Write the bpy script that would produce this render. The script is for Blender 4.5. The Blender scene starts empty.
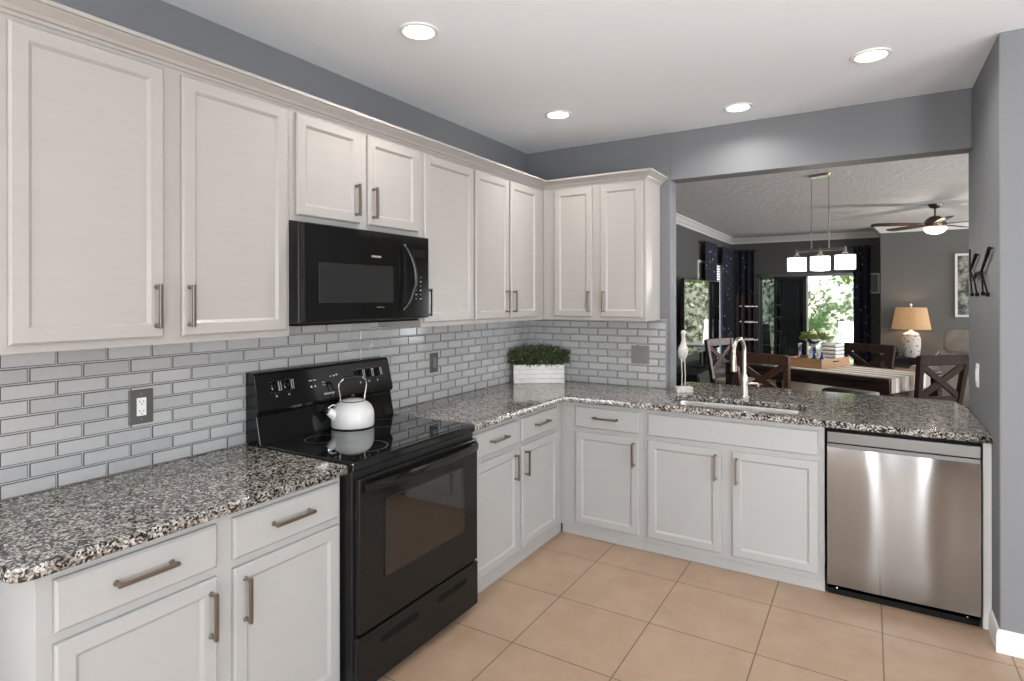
import bpy, bmesh, math, random
from mathutils import Vector, Matrix
C = bpy.context.scene.collection
PI = math.pi
random.seed(7)

# ------------------------------------------------------------------ camera
cam_d = bpy.data.cameras.new('camera')
cam = bpy.data.objects.new('camera', cam_d); C.objects.link(cam)
YAW, ROLL = 0.547938, 0.001624
FW = Vector((-math.sin(YAW), math.cos(YAW), 0)); RT = Vector((math.cos(YAW), math.sin(YAW), 0)); UP = Vector((0, 0, 1))
cx = RT*math.cos(ROLL) - UP*math.sin(ROLL); cy = RT*math.sin(ROLL) + UP*math.cos(ROLL); cz = -FW
cam.matrix_world = Matrix(((cx.x, cy.x, cz.x, 2.3834), (cx.y, cy.y, cz.y, -4.1517), (cx.z, cy.z, cz.z, 1.5711), (0, 0, 0, 1)))
cam_d.sensor_width = 36; cam_d.lens = 587.1/1024*36
cam_d.shift_y = -(340.5-298.465)/1024
cam_d.clip_start = .05; cam_d.clip_end = 200
bpy.context.scene.camera = cam
# ------------------------------------------------------------------ view
sc = bpy.context.scene
sc.view_settings.view_transform = 'Standard'; sc.view_settings.look = 'None'
sc.view_settings.gamma = 1; sc.view_settings.use_curve_mapping = False
sc.view_settings.exposure = 0.24
try:
    sc.cycles.use_denoising = True; sc.cycles.denoiser = 'OPENIMAGEDENOISE'
    sc.cycles.max_bounces = 10; sc.cycles.diffuse_bounces = 6; sc.cycles.glossy_bounces = 5; sc.cycles.transmission_bounces = 6
    sc.cycles.sample_clamp_indirect = 6; sc.cycles.caustics_reflective = False; sc.cycles.caustics_refractive = False
except Exception: pass
# ------------------------------------------------------------------ sky, sun, added lights outside invented windows
w = bpy.data.worlds.new('sky'); sc.world = w; w.use_nodes = True
bg = w.node_tree.nodes['Background']; bg.inputs[0].default_value = (.80, .90, 1, 1); bg.inputs[1].default_value = 2.4
def sun():
    d = bpy.data.lights.new('sun', 'SUN'); d.energy = 13; d.angle = .01; d.color = (1, .96, .88)
    o = bpy.data.objects.new('sun', d); C.objects.link(o)
    o.rotation_euler = Vector((-.35, 1, -1.0)).to_track_quat('-Z', 'Y').to_euler(); o.location = (0, 0, 20)
sun()
def area(name, loc, aim, sx, sy, energy, col=(1, 1, 1), shape='RECTANGLE', spread=None):
    d = bpy.data.lights.new(name, 'AREA'); d.shape = shape; d.size = sx
    if shape == 'RECTANGLE': d.size_y = sy
    d.energy = energy; d.color = col
    if spread: d.spread = spread
    o = bpy.data.objects.new(name, d); C.objects.link(o); o.location = loc
    o.rotation_euler = Vector(aim).to_track_quat('-Z', 'Z' if abs(aim[2]) < .9 else 'Y').to_euler()
    return o
area('rear_fill_light', (2.6, -6.95, 1.2), (.2, 1, .2), 1.1, 2.2, 112, (.96, .98, 1))  # added lamp, gives the dishwasher its bright bands
area('rear_fill_light', (4.85, -6.98, 1.15), (-.35, 1, .3), 1.3, 2.2, 190, (.96, .98, 1))  # added lamp to brighten the surfaces that face the camera
area('side_fill_light', (5.98, -3.6, 1.2), (-1, 0, .35), 2.9, 2.2, 118, (.96, .98, 1))  # added lamp, lights the left cabinets from an invented window
area('living_fill_light', (6.98, 1.6, 1.2), (-1, .15, .3), 2.4, 2.0, 190, (.96, .98, 1))  # added lamp to brighten the dining room and its ceiling
area('living_fill_light', (6.98, 6.5, 1.2), (-1, 0, .3), 1.3, 2.0, 170, (.96, .98, 1))  # second added lamp, for the far part of the dining room
area('left_fill_light', (-.42, -5.5, 1.3), (1, .25, .15), 1.5, 1.9, 240, (.96, .98, 1))  # added lamp aimed at the dark side of the right wall

# ------------------------------------------------------------------ materials
def mat(name, col, rough=.5, metal=0, spec=.5, coat=0, emit=None, es=0, trans=0, ior=1.45, alpha=1):
    m = bpy.data.materials.new(name); m.use_nodes = True
    b = m.node_tree.nodes['Principled BSDF']
    b.inputs['Base Color'].default_value = (*col, 1); b.inputs['Roughness'].default_value = rough
    b.inputs['Metallic'].default_value = metal; b.inputs['Specular IOR Level'].default_value = spec
    b.inputs['Coat Weight'].default_value = coat; b.inputs['IOR'].default_value = ior
    b.inputs['Transmission Weight'].default_value = trans
    if emit: b.inputs['Emission Color'].default_value = (*emit, 1); b.inputs['Emission Strength'].default_value = es
    return m
def nd(m, t, **kw):
    n = m.node_tree.nodes.new(t)
    for k, v in kw.items(): setattr(n, k, v)
    return n
def lk(m, a, b): m.node_tree.links.new(a, b)
def bsdf(m): return m.node_tree.nodes['Principled BSDF']
def coords(m, kind='Object', scale=(1, 1, 1)):
    t = nd(m, 'ShaderNodeTexCoord'); mp = nd(m, 'ShaderNodeMapping'); lk(m, t.outputs[kind], mp.inputs[0])
    mp.inputs['Scale'].default_value = scale
    return mp.outputs[0]
def ramp(m, fac, stops, interp='LINEAR'):
    r = nd(m, 'ShaderNodeValToRGB'); r.color_ramp.interpolation = interp
    e = r.color_ramp.elements
    while len(e) > 1: e.remove(e[-1])
    e[0].position = stops[0][0]; e[0].color = (*stops[0][1], 1)
    for p, c in stops[1:]:
        x = e.new(p); x.color = (*c, 1)
    lk(m, fac, r.inputs[0]); return r.outputs[0]
def noise(m, vec, scale, detail=3, rough=.5):
    n = nd(m, 'ShaderNodeTexNoise'); n.inputs['Scale'].default_value = scale; n.inputs['Detail'].default_value = detail
    n.inputs['Roughness'].default_value = rough
    lk(m, vec, n.inputs['Vector']); return n
def bump(m, h, strength=.2, dist=.002):
    b = nd(m, 'ShaderNodeBump'); b.inputs['Strength'].default_value = strength; b.inputs['Distance'].default_value = dist
    lk(m, h, b.inputs['Height']); lk(m, b.outputs[0], bsdf(m).inputs['Normal'])
def varied(name, c1, c2, scale=6, rough=.5, stretch=(1, 1, 1), bstr=0, **kw):
    m = mat(name, c1, rough, **kw); v = coords(m, 'Object', stretch); n = noise(m, v, scale, 5)
    lk(m, ramp(m, n.outputs[0], [(.3, c1), (.7, c2)]), bsdf(m).inputs['Base Color'])
    if bstr: bump(m, n.outputs[0], bstr)
    return m
M = {}
def wallpaint(name, c):
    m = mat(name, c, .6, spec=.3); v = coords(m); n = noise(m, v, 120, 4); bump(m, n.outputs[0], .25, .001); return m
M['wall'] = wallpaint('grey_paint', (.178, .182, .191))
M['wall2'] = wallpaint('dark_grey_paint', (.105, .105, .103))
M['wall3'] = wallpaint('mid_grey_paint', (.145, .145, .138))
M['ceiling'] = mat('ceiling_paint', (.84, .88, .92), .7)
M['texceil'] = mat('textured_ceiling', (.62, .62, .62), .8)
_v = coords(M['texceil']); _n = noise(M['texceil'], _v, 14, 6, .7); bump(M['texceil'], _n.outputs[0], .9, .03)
M['trimwhite'] = mat('white_trim', (.72, .71, .69), .4)
M['cab'] = varied('white_cabinet_paint', (.375, .373, .362), (.385, .383, .373), 3, .33, (1, 1, 12))
M['cabup'] = varied('warm_white_cabinet_paint', (.362, .34, .32), (.375, .354, .334), 3, .33, (1, 1, 12))
M['nickel'] = mat('brushed_nickel', (.27, .23, .19), .28, 1)
M['nickel2'] = mat('satin_nickel', (.46, .42, .37), .28, 1)
M['bronze'] = mat('bronze', (.16, .12, .09), .35, 1)
M['chrome'] = mat('chrome', (.8, .8, .8), .12, 1)
M['black'] = mat('black_enamel', (.006, .006, .006), .08, spec=.5)
M['blacksat'] = mat('black_satin', (.012, .012, .012), .3)
M['blackmat'] = mat('black_matte', (.006, .006, .006), .6, spec=.15)
M['cooktop'] = mat('black_ceramic_glass', (.005, .005, .006), .03, spec=.9)
M['ovenglass'] = mat('oven_window_glass', (.012, .009, .007), .05, spec=.5, ior=1.7)
M['doorblack'] = mat('oven_door_black', (.010, .010, .009), .10, spec=.28)
M['mwglass'] = mat('microwave_window', (.02, .02, .02), .12)
M['mark'] = mat('printed_white', (.6, .6, .6), .5)
M['markdim'] = mat('printed_grey', (.22, .22, .22), .5)
M['kettle'] = mat('white_enamel', (.72, .71, .69), .2)
M['white'] = mat('white_plastic', (.78, .78, .76), .4)
M['cream'] = varied('cream_fabric', (.55, .50, .44), (.62, .58, .52), 60, .9)
M['grout'] = mat('grout', (.38, .38, .37), .8)
M['tileedge'] = mat('tile_edge', (.09, .09, .09), .15)
M['soil'] = mat('soil', (.02, .015, .01), .9)
M['glow'] = mat('lamp_lens', (1, 1, 1), .5, emit=(1, .98, .95), es=14)
M['shadeglow'] = mat('glass_shade_lit', (.9, .9, .88), .4, emit=(1, .97, .92), es=1.6)
M['leather'] = varied('taupe_leather', (.30, .26, .23), (.38, .34, .30), 8, .45)
M['stone'] = varied('weathered_white', (.60, .58, .54), (.42, .40, .36), 25, .8)
M['hedge'] = varied('hedge_leaf', (.14, .18, .11), (.42, .44, .36), 5, .6)
M['palm'] = varied('palm_leaf', (.10, .22, .03), (.25, .40, .10), 3, .5)
M['tree'] = varied('tree_leaf', (.30, .40, .12), (.62, .66, .40), 3, .6)
M['bark'] = varied('bark', (.12, .09, .06), (.2, .16, .12), 8, .9)
M['patio'] = varied('patio_stone', (.55, .53, .50), (.62, .60, .57), 3, .8)
M['lawn'] = varied('lawn', (.08, .14, .04), (.14, .2, .07), 9, .9)
# backsplash tiles: every tile a slightly different grey
m = M['tile'] = mat('glazed_grey_tile', (.4, .4, .4), .16, spec=.6)
g = nd(m, 'ShaderNodeNewGeometry'); v = coords(m, 'Object', (1, 1, 1)); n = noise(m, v, 40, 3)
mx = nd(m, 'ShaderNodeMath', operation='MULTIPLY_ADD'); lk(m, g.outputs['Random Per Island'], mx.inputs[0]); mx.inputs[1].default_value = .6
mm = nd(m, 'ShaderNodeMath', operation='MULTIPLY'); lk(m, n.outputs[0], mm.inputs[0]); mm.inputs[1].default_value = .4; lk(m, mm.outputs[0], mx.inputs[2])
lk(m, ramp(m, mx.outputs[0], [(0, (.33, .33, .328)), (1, (.45, .445, .44))]), bsdf(m).inputs['Base Color'])
# granite
m = M['granite'] = mat('speckled_granite', (.4, .4, .4), .09, ior=1.6)
v = coords(m); nn = noise(m, v, 60, 3)
mxv = nd(m, 'ShaderNodeMix', data_type='RGBA'); mxv.inputs['Factor'].default_value = .012
lk(m, v, mxv.inputs['A']); lk(m, nn.outputs['Color'], mxv.inputs['B'])
vo = nd(m, 'ShaderNodeTexVoronoi'); vo.inputs['Scale'].default_value = 160; lk(m, mxv.outputs['Result'], vo.inputs['Vector'])
sp = nd(m, 'ShaderNodeSeparateColor'); lk(m, vo.outputs['Color'], sp.inputs[0])
n2 = noise(m, v, 30, 2); ad = nd(m, 'ShaderNodeMath', operation='MULTIPLY_ADD'); lk(m, n2.outputs[0], ad.inputs[0]); ad.inputs[1].default_value = .9; 
sb = nd(m, 'ShaderNodeMath', operation='SUBTRACT'); lk(m, sp.outputs[0], sb.inputs[0]); sb.inputs[1].default_value = .45
lk(m, sb.outputs[0], ad.inputs[2])
lk(m, ramp(m, ad.outputs[0], [(0, (.010, .009, .009)), (.24, (.05, .043, .038)), (.34, (.12, .105, .092)), (.47, (.21, .188, .163)), (.62, (.32, .295, .262)), (.84, (.50, .475, .44))], 'CONSTANT'), bsdf(m).inputs['Base Color'])
# floor tiles with grout grid at 0.482 m
def tilefloor(name, c1, c2, groutc):
    m = mat(name, c1, .35, spec=.4); v = coords(m, 'Object'); s = nd(m, 'ShaderNodeSeparateXYZ'); lk(m, v, s.inputs[0])
    outs = []
    for ax, off in (('X', .985), ('Y', -1.382)):
        a = nd(m, 'ShaderNodeMath', operation='SUBTRACT'); lk(m, s.outputs[ax], a.inputs[0]); a.inputs[1].default_value = off
        d = nd(m, 'ShaderNodeMath', operation='DIVIDE'); lk(m, a.outputs[0], d.inputs[0]); d.inputs[1].default_value = .4815
        r = nd(m, 'ShaderNodeMath', operation='ROUND'); lk(m, d.outputs[0], r.inputs[0])
        e = nd(m, 'ShaderNodeMath', operation='SUBTRACT'); lk(m, d.outputs[0], e.inputs[0]); lk(m, r.outputs[0], e.inputs[1])
        f = nd(m, 'ShaderNodeMath', operation='ABSOLUTE'); lk(m, e.outputs[0], f.inputs[0]); outs.append(f.outputs[0])
    mn = nd(m, 'ShaderNodeMath', operation='MINIMUM'); lk(m, outs[0], mn.inputs[0]); lk(m, outs[1], mn.inputs[1])
    gt = nd(m, 'ShaderNodeMath', operation='LESS_THAN'); lk(m, mn.outputs[0], gt.inputs[0]); gt.inputs[1].default_value = .0065
    n = noise(m, v, 5, 6, .65); n2 = noise(m, v, 90, 2)
    cr = ramp(m, n.outputs[0], [(.3, c1), (.7, c2)])
    mx = nd(m, 'ShaderNodeMix', data_type='RGBA'); lk(m, gt.outputs[0], mx.inputs['Factor']); lk(m, cr, mx.inputs['A']); mx.inputs['B'].default_value = (*groutc, 1)
    lk(m, mx.outputs['Result'], bsdf(m).inputs['Base Color'])
    iv = nd(m, 'ShaderNodeMath', operation='MULTIPLY_ADD'); lk(m, gt.outputs[0], iv.inputs[0]); iv.inputs[1].default_value = -1; lk(m, n2.outputs[0], iv.inputs[2])
    bump(m, iv.outputs[0], .25, .0015); return m
M['floor'] = tilefloor('tan_ceramic_tile', (.33, .222, .15), (.395, .28, .195), (.14, .10, .07))
# brushed stainless
m = M['steel'] = mat('brushed_stainless', (.33, .325, .32), .17, 1)
v = coords(m, 'Object', (1.5, 1, 260)); 
bsdf(m).inputs['Anisotropic'].default_value = 1.0; bsdf(m).inputs['Anisotropic Rotation'].default_value = .25
tg = nd(m, 'ShaderNodeTangent', direction_type='RADIAL', axis='Z'); lk(m, tg.outputs[0], bsdf(m).inputs['Tangent'])
M['steelstrip'] = mat('stainless_strip', (.16, .16, .155), .3, 1)
M['sinksteel'] = mat('sink_steel', (.55, .52, .48), .35, 1)
def wood(name, c1, c2, rough=.3, scale=5, coat=0, stretch=(1, 14, 14)):
    m = mat(name, c1, rough, coat=coat); v = coords(m, 'Object', stretch); n = noise(m, v, scale, 6, .6)
    lk(m, ramp(m, n.outputs[0], [(.3, c1), (.7, c2)]), bsdf(m).inputs['Base Color']); return m
M['darkwood'] = wood('espresso_wood', (.018, .010, .008), (.045, .024, .018), .18, coat=.3)
M['redwood'] = wood('walnut_stained_wood', (.045, .020, .013), (.085, .038, .024), .35, stretch=(14, 14, 1))
M['oak'] = wood('honey_wood', (.36, .19, .08), (.52, .30, .15), .45)
# distressed white boards with dark gaps are geometry; the wear is paint
m = M['boxwood'] = mat('distressed_white_wood', (.7, .68, .63), .7)
v = coords(m, 'Object', (3, 30, 30)); n = noise(m, v, 6, 5, .7)
lk(m, ramp(m, n.outputs[0], [(.33, (.30, .28, .25)), (.42, (.68, .66, .62)), (.7, (.78, .77, .74))]), bsdf(m).inputs['Base Color'])
m = M['leaf'] = mat('small_green_leaf', (.03, .05, .02), .5)
g = nd(m, 'ShaderNodeNewGeometry')
lk(m, ramp(m, g.outputs['Random Per Island'], [(0, (.012, .022, .010)), (.6, (.035, .055, .02)), (.88, (.09, .13, .04)), (1, (.22, .28, .10))]), bsdf(m).inputs['Base Color'])
# curtain: navy with scattered silver leaf flecks
m = M['curtain'] = mat('navy_curtain', (.015, .017, .03), .7)
v = coords(m, 'Object', (1, 1, .6)); vo = nd(m, 'ShaderNodeTexVoronoi'); vo.inputs['Scale'].default_value = 15; lk(m, v, vo.inputs['Vector'])
lk(m, ramp(m, vo.outputs['Distance'], [(0, (.45, .46, .52)), (.12, (.06, .07, .13)), (.18, (.008, .009, .022))], 'CONSTANT'), bsdf(m).inputs['Base Color'])
def stripes(name, axis, scale, c1, c2, duty=.5, rough=.85):
    m = mat(name, c1, rough); v = coords(m); s = nd(m, 'ShaderNodeSeparateXYZ'); lk(m, v, s.inputs[0])
    a = nd(m, 'ShaderNodeMath', operation='MULTIPLY'); lk(m, s.outputs[axis], a.inputs[0]); a.inputs[1].default_value = scale
    f = nd(m, 'ShaderNodeMath', operation='FRACT'); lk(m, a.outputs[0], f.inputs[0])
    lk(m, ramp(m, f.outputs[0], [(0, c1), (duty, c2)], 'CONSTANT'), bsdf(m).inputs['Base Color']); return m
M['runner'] = stripes('striped_runner', 'Y', 6.5, (.36, .31, .27), (.72, .68, .62), .55)
M['folded'] = stripes('striped_folded_cloth', 'Z', 28, (.80, .79, .76), (.35, .32, .30), .82)
m = M['burlap'] = mat('burlap_shade', (.40, .27, .17), .9, emit=(.75, .42, .20), es=.26)
v = coords(m, 'Object', (1, 1, 1)); n = noise(m, v, 80, 3)
lk(m, ramp(m, n.outputs[0], [(.3, (.36, .22, .11)), (.7, (.48, .32, .18))]), bsdf(m).inputs['Base Color'])
m = M['weave'] = mat('white_woven_ceramic', (.7, .68, .64), .5)
v = coords(m, 'Object', (1, 1, 1)); vo = nd(m, 'ShaderNodeTexVoronoi'); vo.inputs['Scale'].default_value = 22; lk(m, v, vo.inputs['Vector'])
lk(m, ramp(m, vo.outputs['Distance'], [(0, (.16, .11, .08)), (.28, (.62, .60, .57))], 'CONSTANT'), bsdf(m).inputs['Base Color'])
m = M['bluewhite'] = mat('blue_white_china', (.7, .7, .72), .2)
v = coords(m); vo = nd(m, 'ShaderNodeTexVoronoi'); vo.inputs['Scale'].default_value = 30; lk(m, v, vo.inputs['Vector'])
sp = nd(m, 'ShaderNodeSeparateColor'); lk(m, vo.outputs['Color'], sp.inputs[0])
lk(m, ramp(m, sp.outputs[0], [(0, (.02, .03, .12)), (.4, (.70, .71, .74))], 'CONSTANT'), bsdf(m).inputs['Base Color'])
m = M['palmprint'] = mat('palm_print', (.3, .3, .27), .5)
v = coords(m, 'Object', (1, 1, 1)); n = noise(m, v, 7, 5, .7)
lk(m, ramp(m, n.outputs[0], [(.42, (.03, .05, .04)), (.52, (.22, .22, .19)), (.62, (.40, .39, .35))]), bsdf(m).inputs['Base Color'])
# glass
def glassmat(name, tint, refl=.1):
    m = bpy.data.materials.new(name); m.use_nodes = True; nt = m.node_tree; nt.nodes.remove(bsdf(m)); out = nt.nodes['Material Output']
    t = nd(m, 'ShaderNodeBsdfTransparent'); t.inputs[0].default_value = (*tint, 1); gl = nd(m, 'ShaderNodeBsdfGlossy'); gl.inputs['Roughness'].default_value = .01
    mx = nd(m, 'ShaderNodeMixShader'); mx.inputs[0].default_value = refl; lk(m, t.outputs[0], mx.inputs[1]); lk(m, gl.outputs[0], mx.inputs[2]); lk(m, mx.outputs[0], out.inputs[0]); return m
M['glass'] = glassmat('clear_glass', (.95, .97, .96))
M['tint'] = glassmat('grey_tinted_glass', (.40, .43, .44), .10)
M['dome'] = glassmat('dome_glass', (.85, .87, .87), .12)

# ------------------------------------------------------------------ mesh helpers
class MB:
    def __init__(s): s.v = []; s.f = []
    def box(s, x0, x1, y0, y1, z0, z1):
        b = len(s.v); s.v += [(x, y, z) for z in (z0, z1) for y in (y0, y1) for x in (x0, x1)]
        s.f += [tuple(b+i for i in q) for q in ((0, 2, 3, 1), (4, 5, 7, 6), (0, 1, 5, 4), (1, 3, 7, 5), (3, 2, 6, 7), (2, 0, 4, 6))]; return s
    def rings(s, rings, close=True, cap=True):
        n = len(rings[0]); b = len(s.v)
        for r in rings: s.v += [tuple(p) for p in r]
        for i in range(len(rings)-1):
            for j in range(n if close else n-1):
                k = (j+1) % n; s.f.append((b+i*n+j, b+i*n+k, b+(i+1)*n+k, b+(i+1)*n+j))
        if cap: s.f.append(tuple(b+j for j in reversed(range(n)))); s.f.append(tuple(b+(len(rings)-1)*n+j for j in range(n)))
        return s
    def lathe(s, prof, c=(0, 0, 0), n=32, axis='z', cap=True):
        R = []
        for r, h in prof:
            ring = []
            for j in range(n):
                a = 2*PI*j/n; p, q = r*math.cos(a), r*math.sin(a)
                ring.append({'z': (c[0]+p, c[1]+q, c[2]+h), 'x': (c[0]+h, c[1]+p, c[2]+q), 'y': (c[0]+q, c[1]+h, c[2]+p)}[axis])
            R.append(ring)
        return s.rings(R, cap=cap)
    def tube(s, pts, r, n=10, sq=False):
        pts = [Vector(p) for p in pts]; R = []; rr = r if isinstance(r, (list, tuple)) else [r]*len(pts)
        ref = None
        for i, p in enumerate(pts):
            a = pts[max(i-1, 0)]; b = pts[min(i+1, len(pts)-1)]; t = (b-a).normalized()
            if ref is None: ref = Vector((0, 0, 1)) if abs(t.z) < .9 else Vector((0, 1, 0))
            u = (ref - t*ref.dot(t)).normalized(); w_ = t.cross(u); ref = u
            if sq: k = rr[i]; R.append([p+u*k+w_*k, p-u*k+w_*k, p-u*k-w_*k, p+u*k-w_*k])
            else: R.append([p+(u*math.cos(2*PI*j/n)+w_*math.sin(2*PI*j/n))*rr[i] for j in range(n)])
        return s.rings(R)
    def bar(s, a, b, wx, wz, up=(0, 0, 1)):
        a, b = Vector(a), Vector(b); t = (b-a).normalized(); u = Vector(up); u = (u-t*u.dot(t)).normalized(); k = t.cross(u)
        return s.rings([[p+k*wx/2+u*wz/2, p-k*wx/2+u*wz/2, p-k*wx/2-u*wz/2, p+k*wx/2-u*wz/2] for p in (a, b)])
    def prism(s, poly, axis, a, b):
        f = {'x': lambda p, h: (h, p[0], p[1]), 'y': lambda p, h: (p[0], h, p[1]), 'z': lambda p, h: (p[0], p[1], h)}[axis]
        return s.rings([[f(p, a) for p in poly], [f(p, b) for p in poly]])
    def build(s, name, m, parent=None, bev=0, smooth=False, seg=2, label=None):
        me = bpy.data.meshes.new(name); me.from_pydata([tuple(v) for v in s.v], [], s.f)
        bm = bmesh.new(); bm.from_mesh(me); bmesh.ops.recalc_face_normals(bm, faces=bm.faces); bm.to_mesh(me); bm.free()
        o = bpy.data.objects.new(name, me); C.objects.link(o)
        if m: me.materials.append(M[m] if isinstance(m, str) else m)
        if parent: o.parent = parent
        if bev:
            bv = o.modifiers.new('b', 'BEVEL'); bv.width = bev; bv.segments = seg; bv.limit_method = 'ANGLE'; bv.angle_limit = .6
        if smooth:
            me.polygons.foreach_set('use_smooth', [True]*len(me.polygons))
            try: me.set_sharp_from_angle(angle=.7)
            except Exception: pass
        if label: o['label'] = label
        return o
def box(x0, x1, y0, y1, z0, z1): return MB().box(x0, x1, y0, y1, z0, z1)
def tag(o, label, cat, group=None, kind=None):
    if label: o['label'] = label
    if cat: o['category'] = cat
    if group: o['group'] = group
    if kind: o['kind'] = kind
    return o
def thing(name, label, cat, loc=(0, 0, 0), rz=0, group=None):
    o = bpy.data.objects.new(name, None); C.objects.link(o); o.location = loc; o.rotation_euler = (0, 0, rz); o.empty_display_size = .1
    return tag(o, label, cat, group)
def struct(o): o['kind'] = 'structure'; return o
def dup(root, loc=None, rz=None, label=None):
    def cp(o, par):
        c = o.copy(); C.objects.link(c)
        if par: c.parent = par
        for ch in list(o.children): cp(ch, c)
        return c
    r = cp(root, None)
    if loc is not None: r.location = loc
    if rz is not None: r.rotation_euler = (0, 0, rz)
    if label: r['label'] = label
    return r
def rrect(x0, x1, y0, y1, r, n=6):
    P = []
    for cx_, cy_, a0 in ((x1-r, y1-r, 0), (x0+r, y1-r, PI/2), (x0+r, y0+r, PI), (x1-r, y0+r, 1.5*PI)):
        for i in range(n+1):
            a = a0+PI/2*i/n; P.append((cx_+r*math.cos(a), cy_+r*math.sin(a)))
    return P
def plate(name, loops, z0, z1, m, parent=None, bevel=.003):
    cu = bpy.data.curves.new(name, 'CURVE'); cu.dimensions = '2D'; cu.fill_mode = 'BOTH'
    cu.extrude = (z1-z0)/2-bevel; cu.bevel_depth = bevel; cu.bevel_resolution = 2; cu.offset = -bevel
    for L in loops:
        sp_ = cu.splines.new('POLY'); sp_.points.add(len(L)-1)
        for p, q in zip(sp_.points, L): p.co = (q[0], q[1], 0, 1)
        sp_.use_cyclic_u = True
    tmp = bpy.data.objects.new('tmp', cu); C.objects.link(tmp)
    dg = bpy.context.evaluated_depsgraph_get(); me = bpy.data.meshes.new_from_object(tmp.evaluated_get(dg))
    bpy.data.objects.remove(tmp); me.transform(Matrix.Translation((0, 0, (z0+z1)/2)))
    me.materials.clear(); me.materials.append(M[m]); me.name = name
    o = bpy.data.objects.new(name, me); C.objects.link(o)
    if parent: o.parent = parent
    return o
def text(name, body, size, loc, rot, m, parent, ext=.0004, align='CENTER'):
    cu = bpy.data.curves.new(name, 'FONT'); cu.body = body; cu.size = size; cu.extrude = ext; cu.align_x = align; cu.align_y = 'CENTER'
    tmp = bpy.data.objects.new('tmp', cu); C.objects.link(tmp)
    dg = bpy.context.evaluated_depsgraph_get(); me = bpy.data.meshes.new_from_object(tmp.evaluated_get(dg)); bpy.data.objects.remove(tmp)
    me.materials.clear(); me.materials.append(M[m]); me.name = name
    o = bpy.data.objects.new(name, me); C.objects.link(o); o.location = loc; o.rotation_euler = rot
    if parent: o.parent = parent
    return o
def leaves(n, sampler, size, rnd, asp=.5):
    mb = MB()
    for i in range(n):
        p = Vector(sampler(rnd)); s = size*rnd.uniform(.6, 1.3)
        d = Vector((rnd.gauss(0, 1), rnd.gauss(0, 1), rnd.gauss(.2, 1))).normalized(); e = d.orthogonal().normalized()
        e.rotate(__import__('mathutils').Quaternion(d, rnd.uniform(0, 6.3))); g_ = d.cross(e)
        b = len(mb.v); mb.v += [p, p+e*s*.5+g_*s*asp*.5, p+e*s, p+e*s*.5-g_*s*asp*.5]; mb.f.append((b, b+1, b+2, b+3))
    return mb

# ------------------------------------------------------------------ room shell
CH = 2.749; CT = .925; CB = .888
struct(box(-.12, 7, -6.6, 8.3, -.1, 0).build('floor', 'floor'))
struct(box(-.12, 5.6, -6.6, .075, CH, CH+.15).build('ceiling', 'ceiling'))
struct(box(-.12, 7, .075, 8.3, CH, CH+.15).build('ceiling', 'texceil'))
# left wall of the kitchen, then of the dining room with a window
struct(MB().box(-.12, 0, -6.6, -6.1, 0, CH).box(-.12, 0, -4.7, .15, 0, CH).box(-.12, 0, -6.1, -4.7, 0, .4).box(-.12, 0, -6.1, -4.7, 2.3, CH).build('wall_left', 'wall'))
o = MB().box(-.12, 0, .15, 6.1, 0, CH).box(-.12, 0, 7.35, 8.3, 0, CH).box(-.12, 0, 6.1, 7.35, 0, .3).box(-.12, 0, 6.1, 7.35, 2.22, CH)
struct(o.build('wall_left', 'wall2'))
OX0, OX1, OZ = 1.17, 2.872, 2.411
o = MB().box(0, OX0, 0, .15, 0, CH).box(OX0, OX1, 0, .15, OZ, CH).box(OX0, OX1, 0, .15, 0, CB-.001)
struct(o.build('wall_back', 'wall', bev=.004))
struct(box(OX1, 5.6, -.80, .15, 0, CH).build('wall_right', 'wall', bev=.006))
# rear and side of the kitchen behind the camera, with invented window openings for the added lights
struct(MB().box(-.12, 2.2, -6.6, -6.48, 0, CH).box(3.1, 4.2, -6.6, -6.48, 0, CH).box(5.3, 5.6, -6.6, -6.48, 0, CH).box(2.2, 3.1, -6.6, -6.48, 2.3, CH).box(2.2, 3.1, -6.6, -6.48, 0, .2).box(4.2, 5.3, -6.6, -6.48, 2.3, CH).box(4.2, 5.3, -6.6, -6.48, 0, .2).build('wall_rear', 'wall'))
struct(box(3.12, 3.78, -6.478, -6.44, 0.002, 2.2).build('added_door_3', 'darkwood', bev=.004))  # invented dark door, darkens the right of the dishwasher reflection
struct(box(1.05, 2.05, -6.478, -6.44, 0.002, 2.1).build('added_door_2', 'trimwhite', bev=.004))  # invented white door, lightens the left of the dishwasher reflection
struct(MB().box(5.48, 5.6, -6.48, -5, 0, CH).box(5.48, 5.6, -2.2, -.8, 0, CH).box(5.48, 5.6, -5, -2.2, 2.35, CH).box(5.48, 5.6, -5, -2.2, 0, .25).build('wall_side', 'wall'))
def window_frame(name, x0, x1, y0, y1, z0, z1, n, axis):
    mb = MB(); t = .05
    if axis == 'x':
        for k in range(n+1):
            a = x0+(x1-x0)*k/n; mb.box(a-t/2, a+t/2, y0, y1, z0, z1)
        mb.box(x0, x1, y0, y1, z0, z0+t).box(x0, x1, y0, y1, z1-t, z1)
    else:
        for k in range(n+1):
            a = y0+(y1-y0)*k/n; mb.box(x0, x1, a-t/2, a+t/2, z0, z1)
        mb.box(x0, x1, y0, y1, z0, z0+t).box(x0, x1, y0, y1, z1-t, z1)
    return struct(mb.build(name, 'trimwhite'))
window_frame('added_window_1', 2.2, 3.1, -6.55, -6.49, .2, 2.3, 2, 'x')  # unseen window, made up for the rear light and its reflection
struct(box(2.52, 2.82, -6.56, -6.48, .2, 2.3).build('added_window_1', 'darkwood'))  # wide dark bar added to split the reflected band in two
window_frame('added_window_5', 4.2, 5.3, -6.55, -6.49, .2, 2.3, 2, 'x')  # unseen second rear window, invented to let in more light
window_frame('added_window_2', 5.49, 5.55, -5, -2.2, .25, 2.35, 2, 'y')  # unseen side window, invented as an opening for the added lamp
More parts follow.
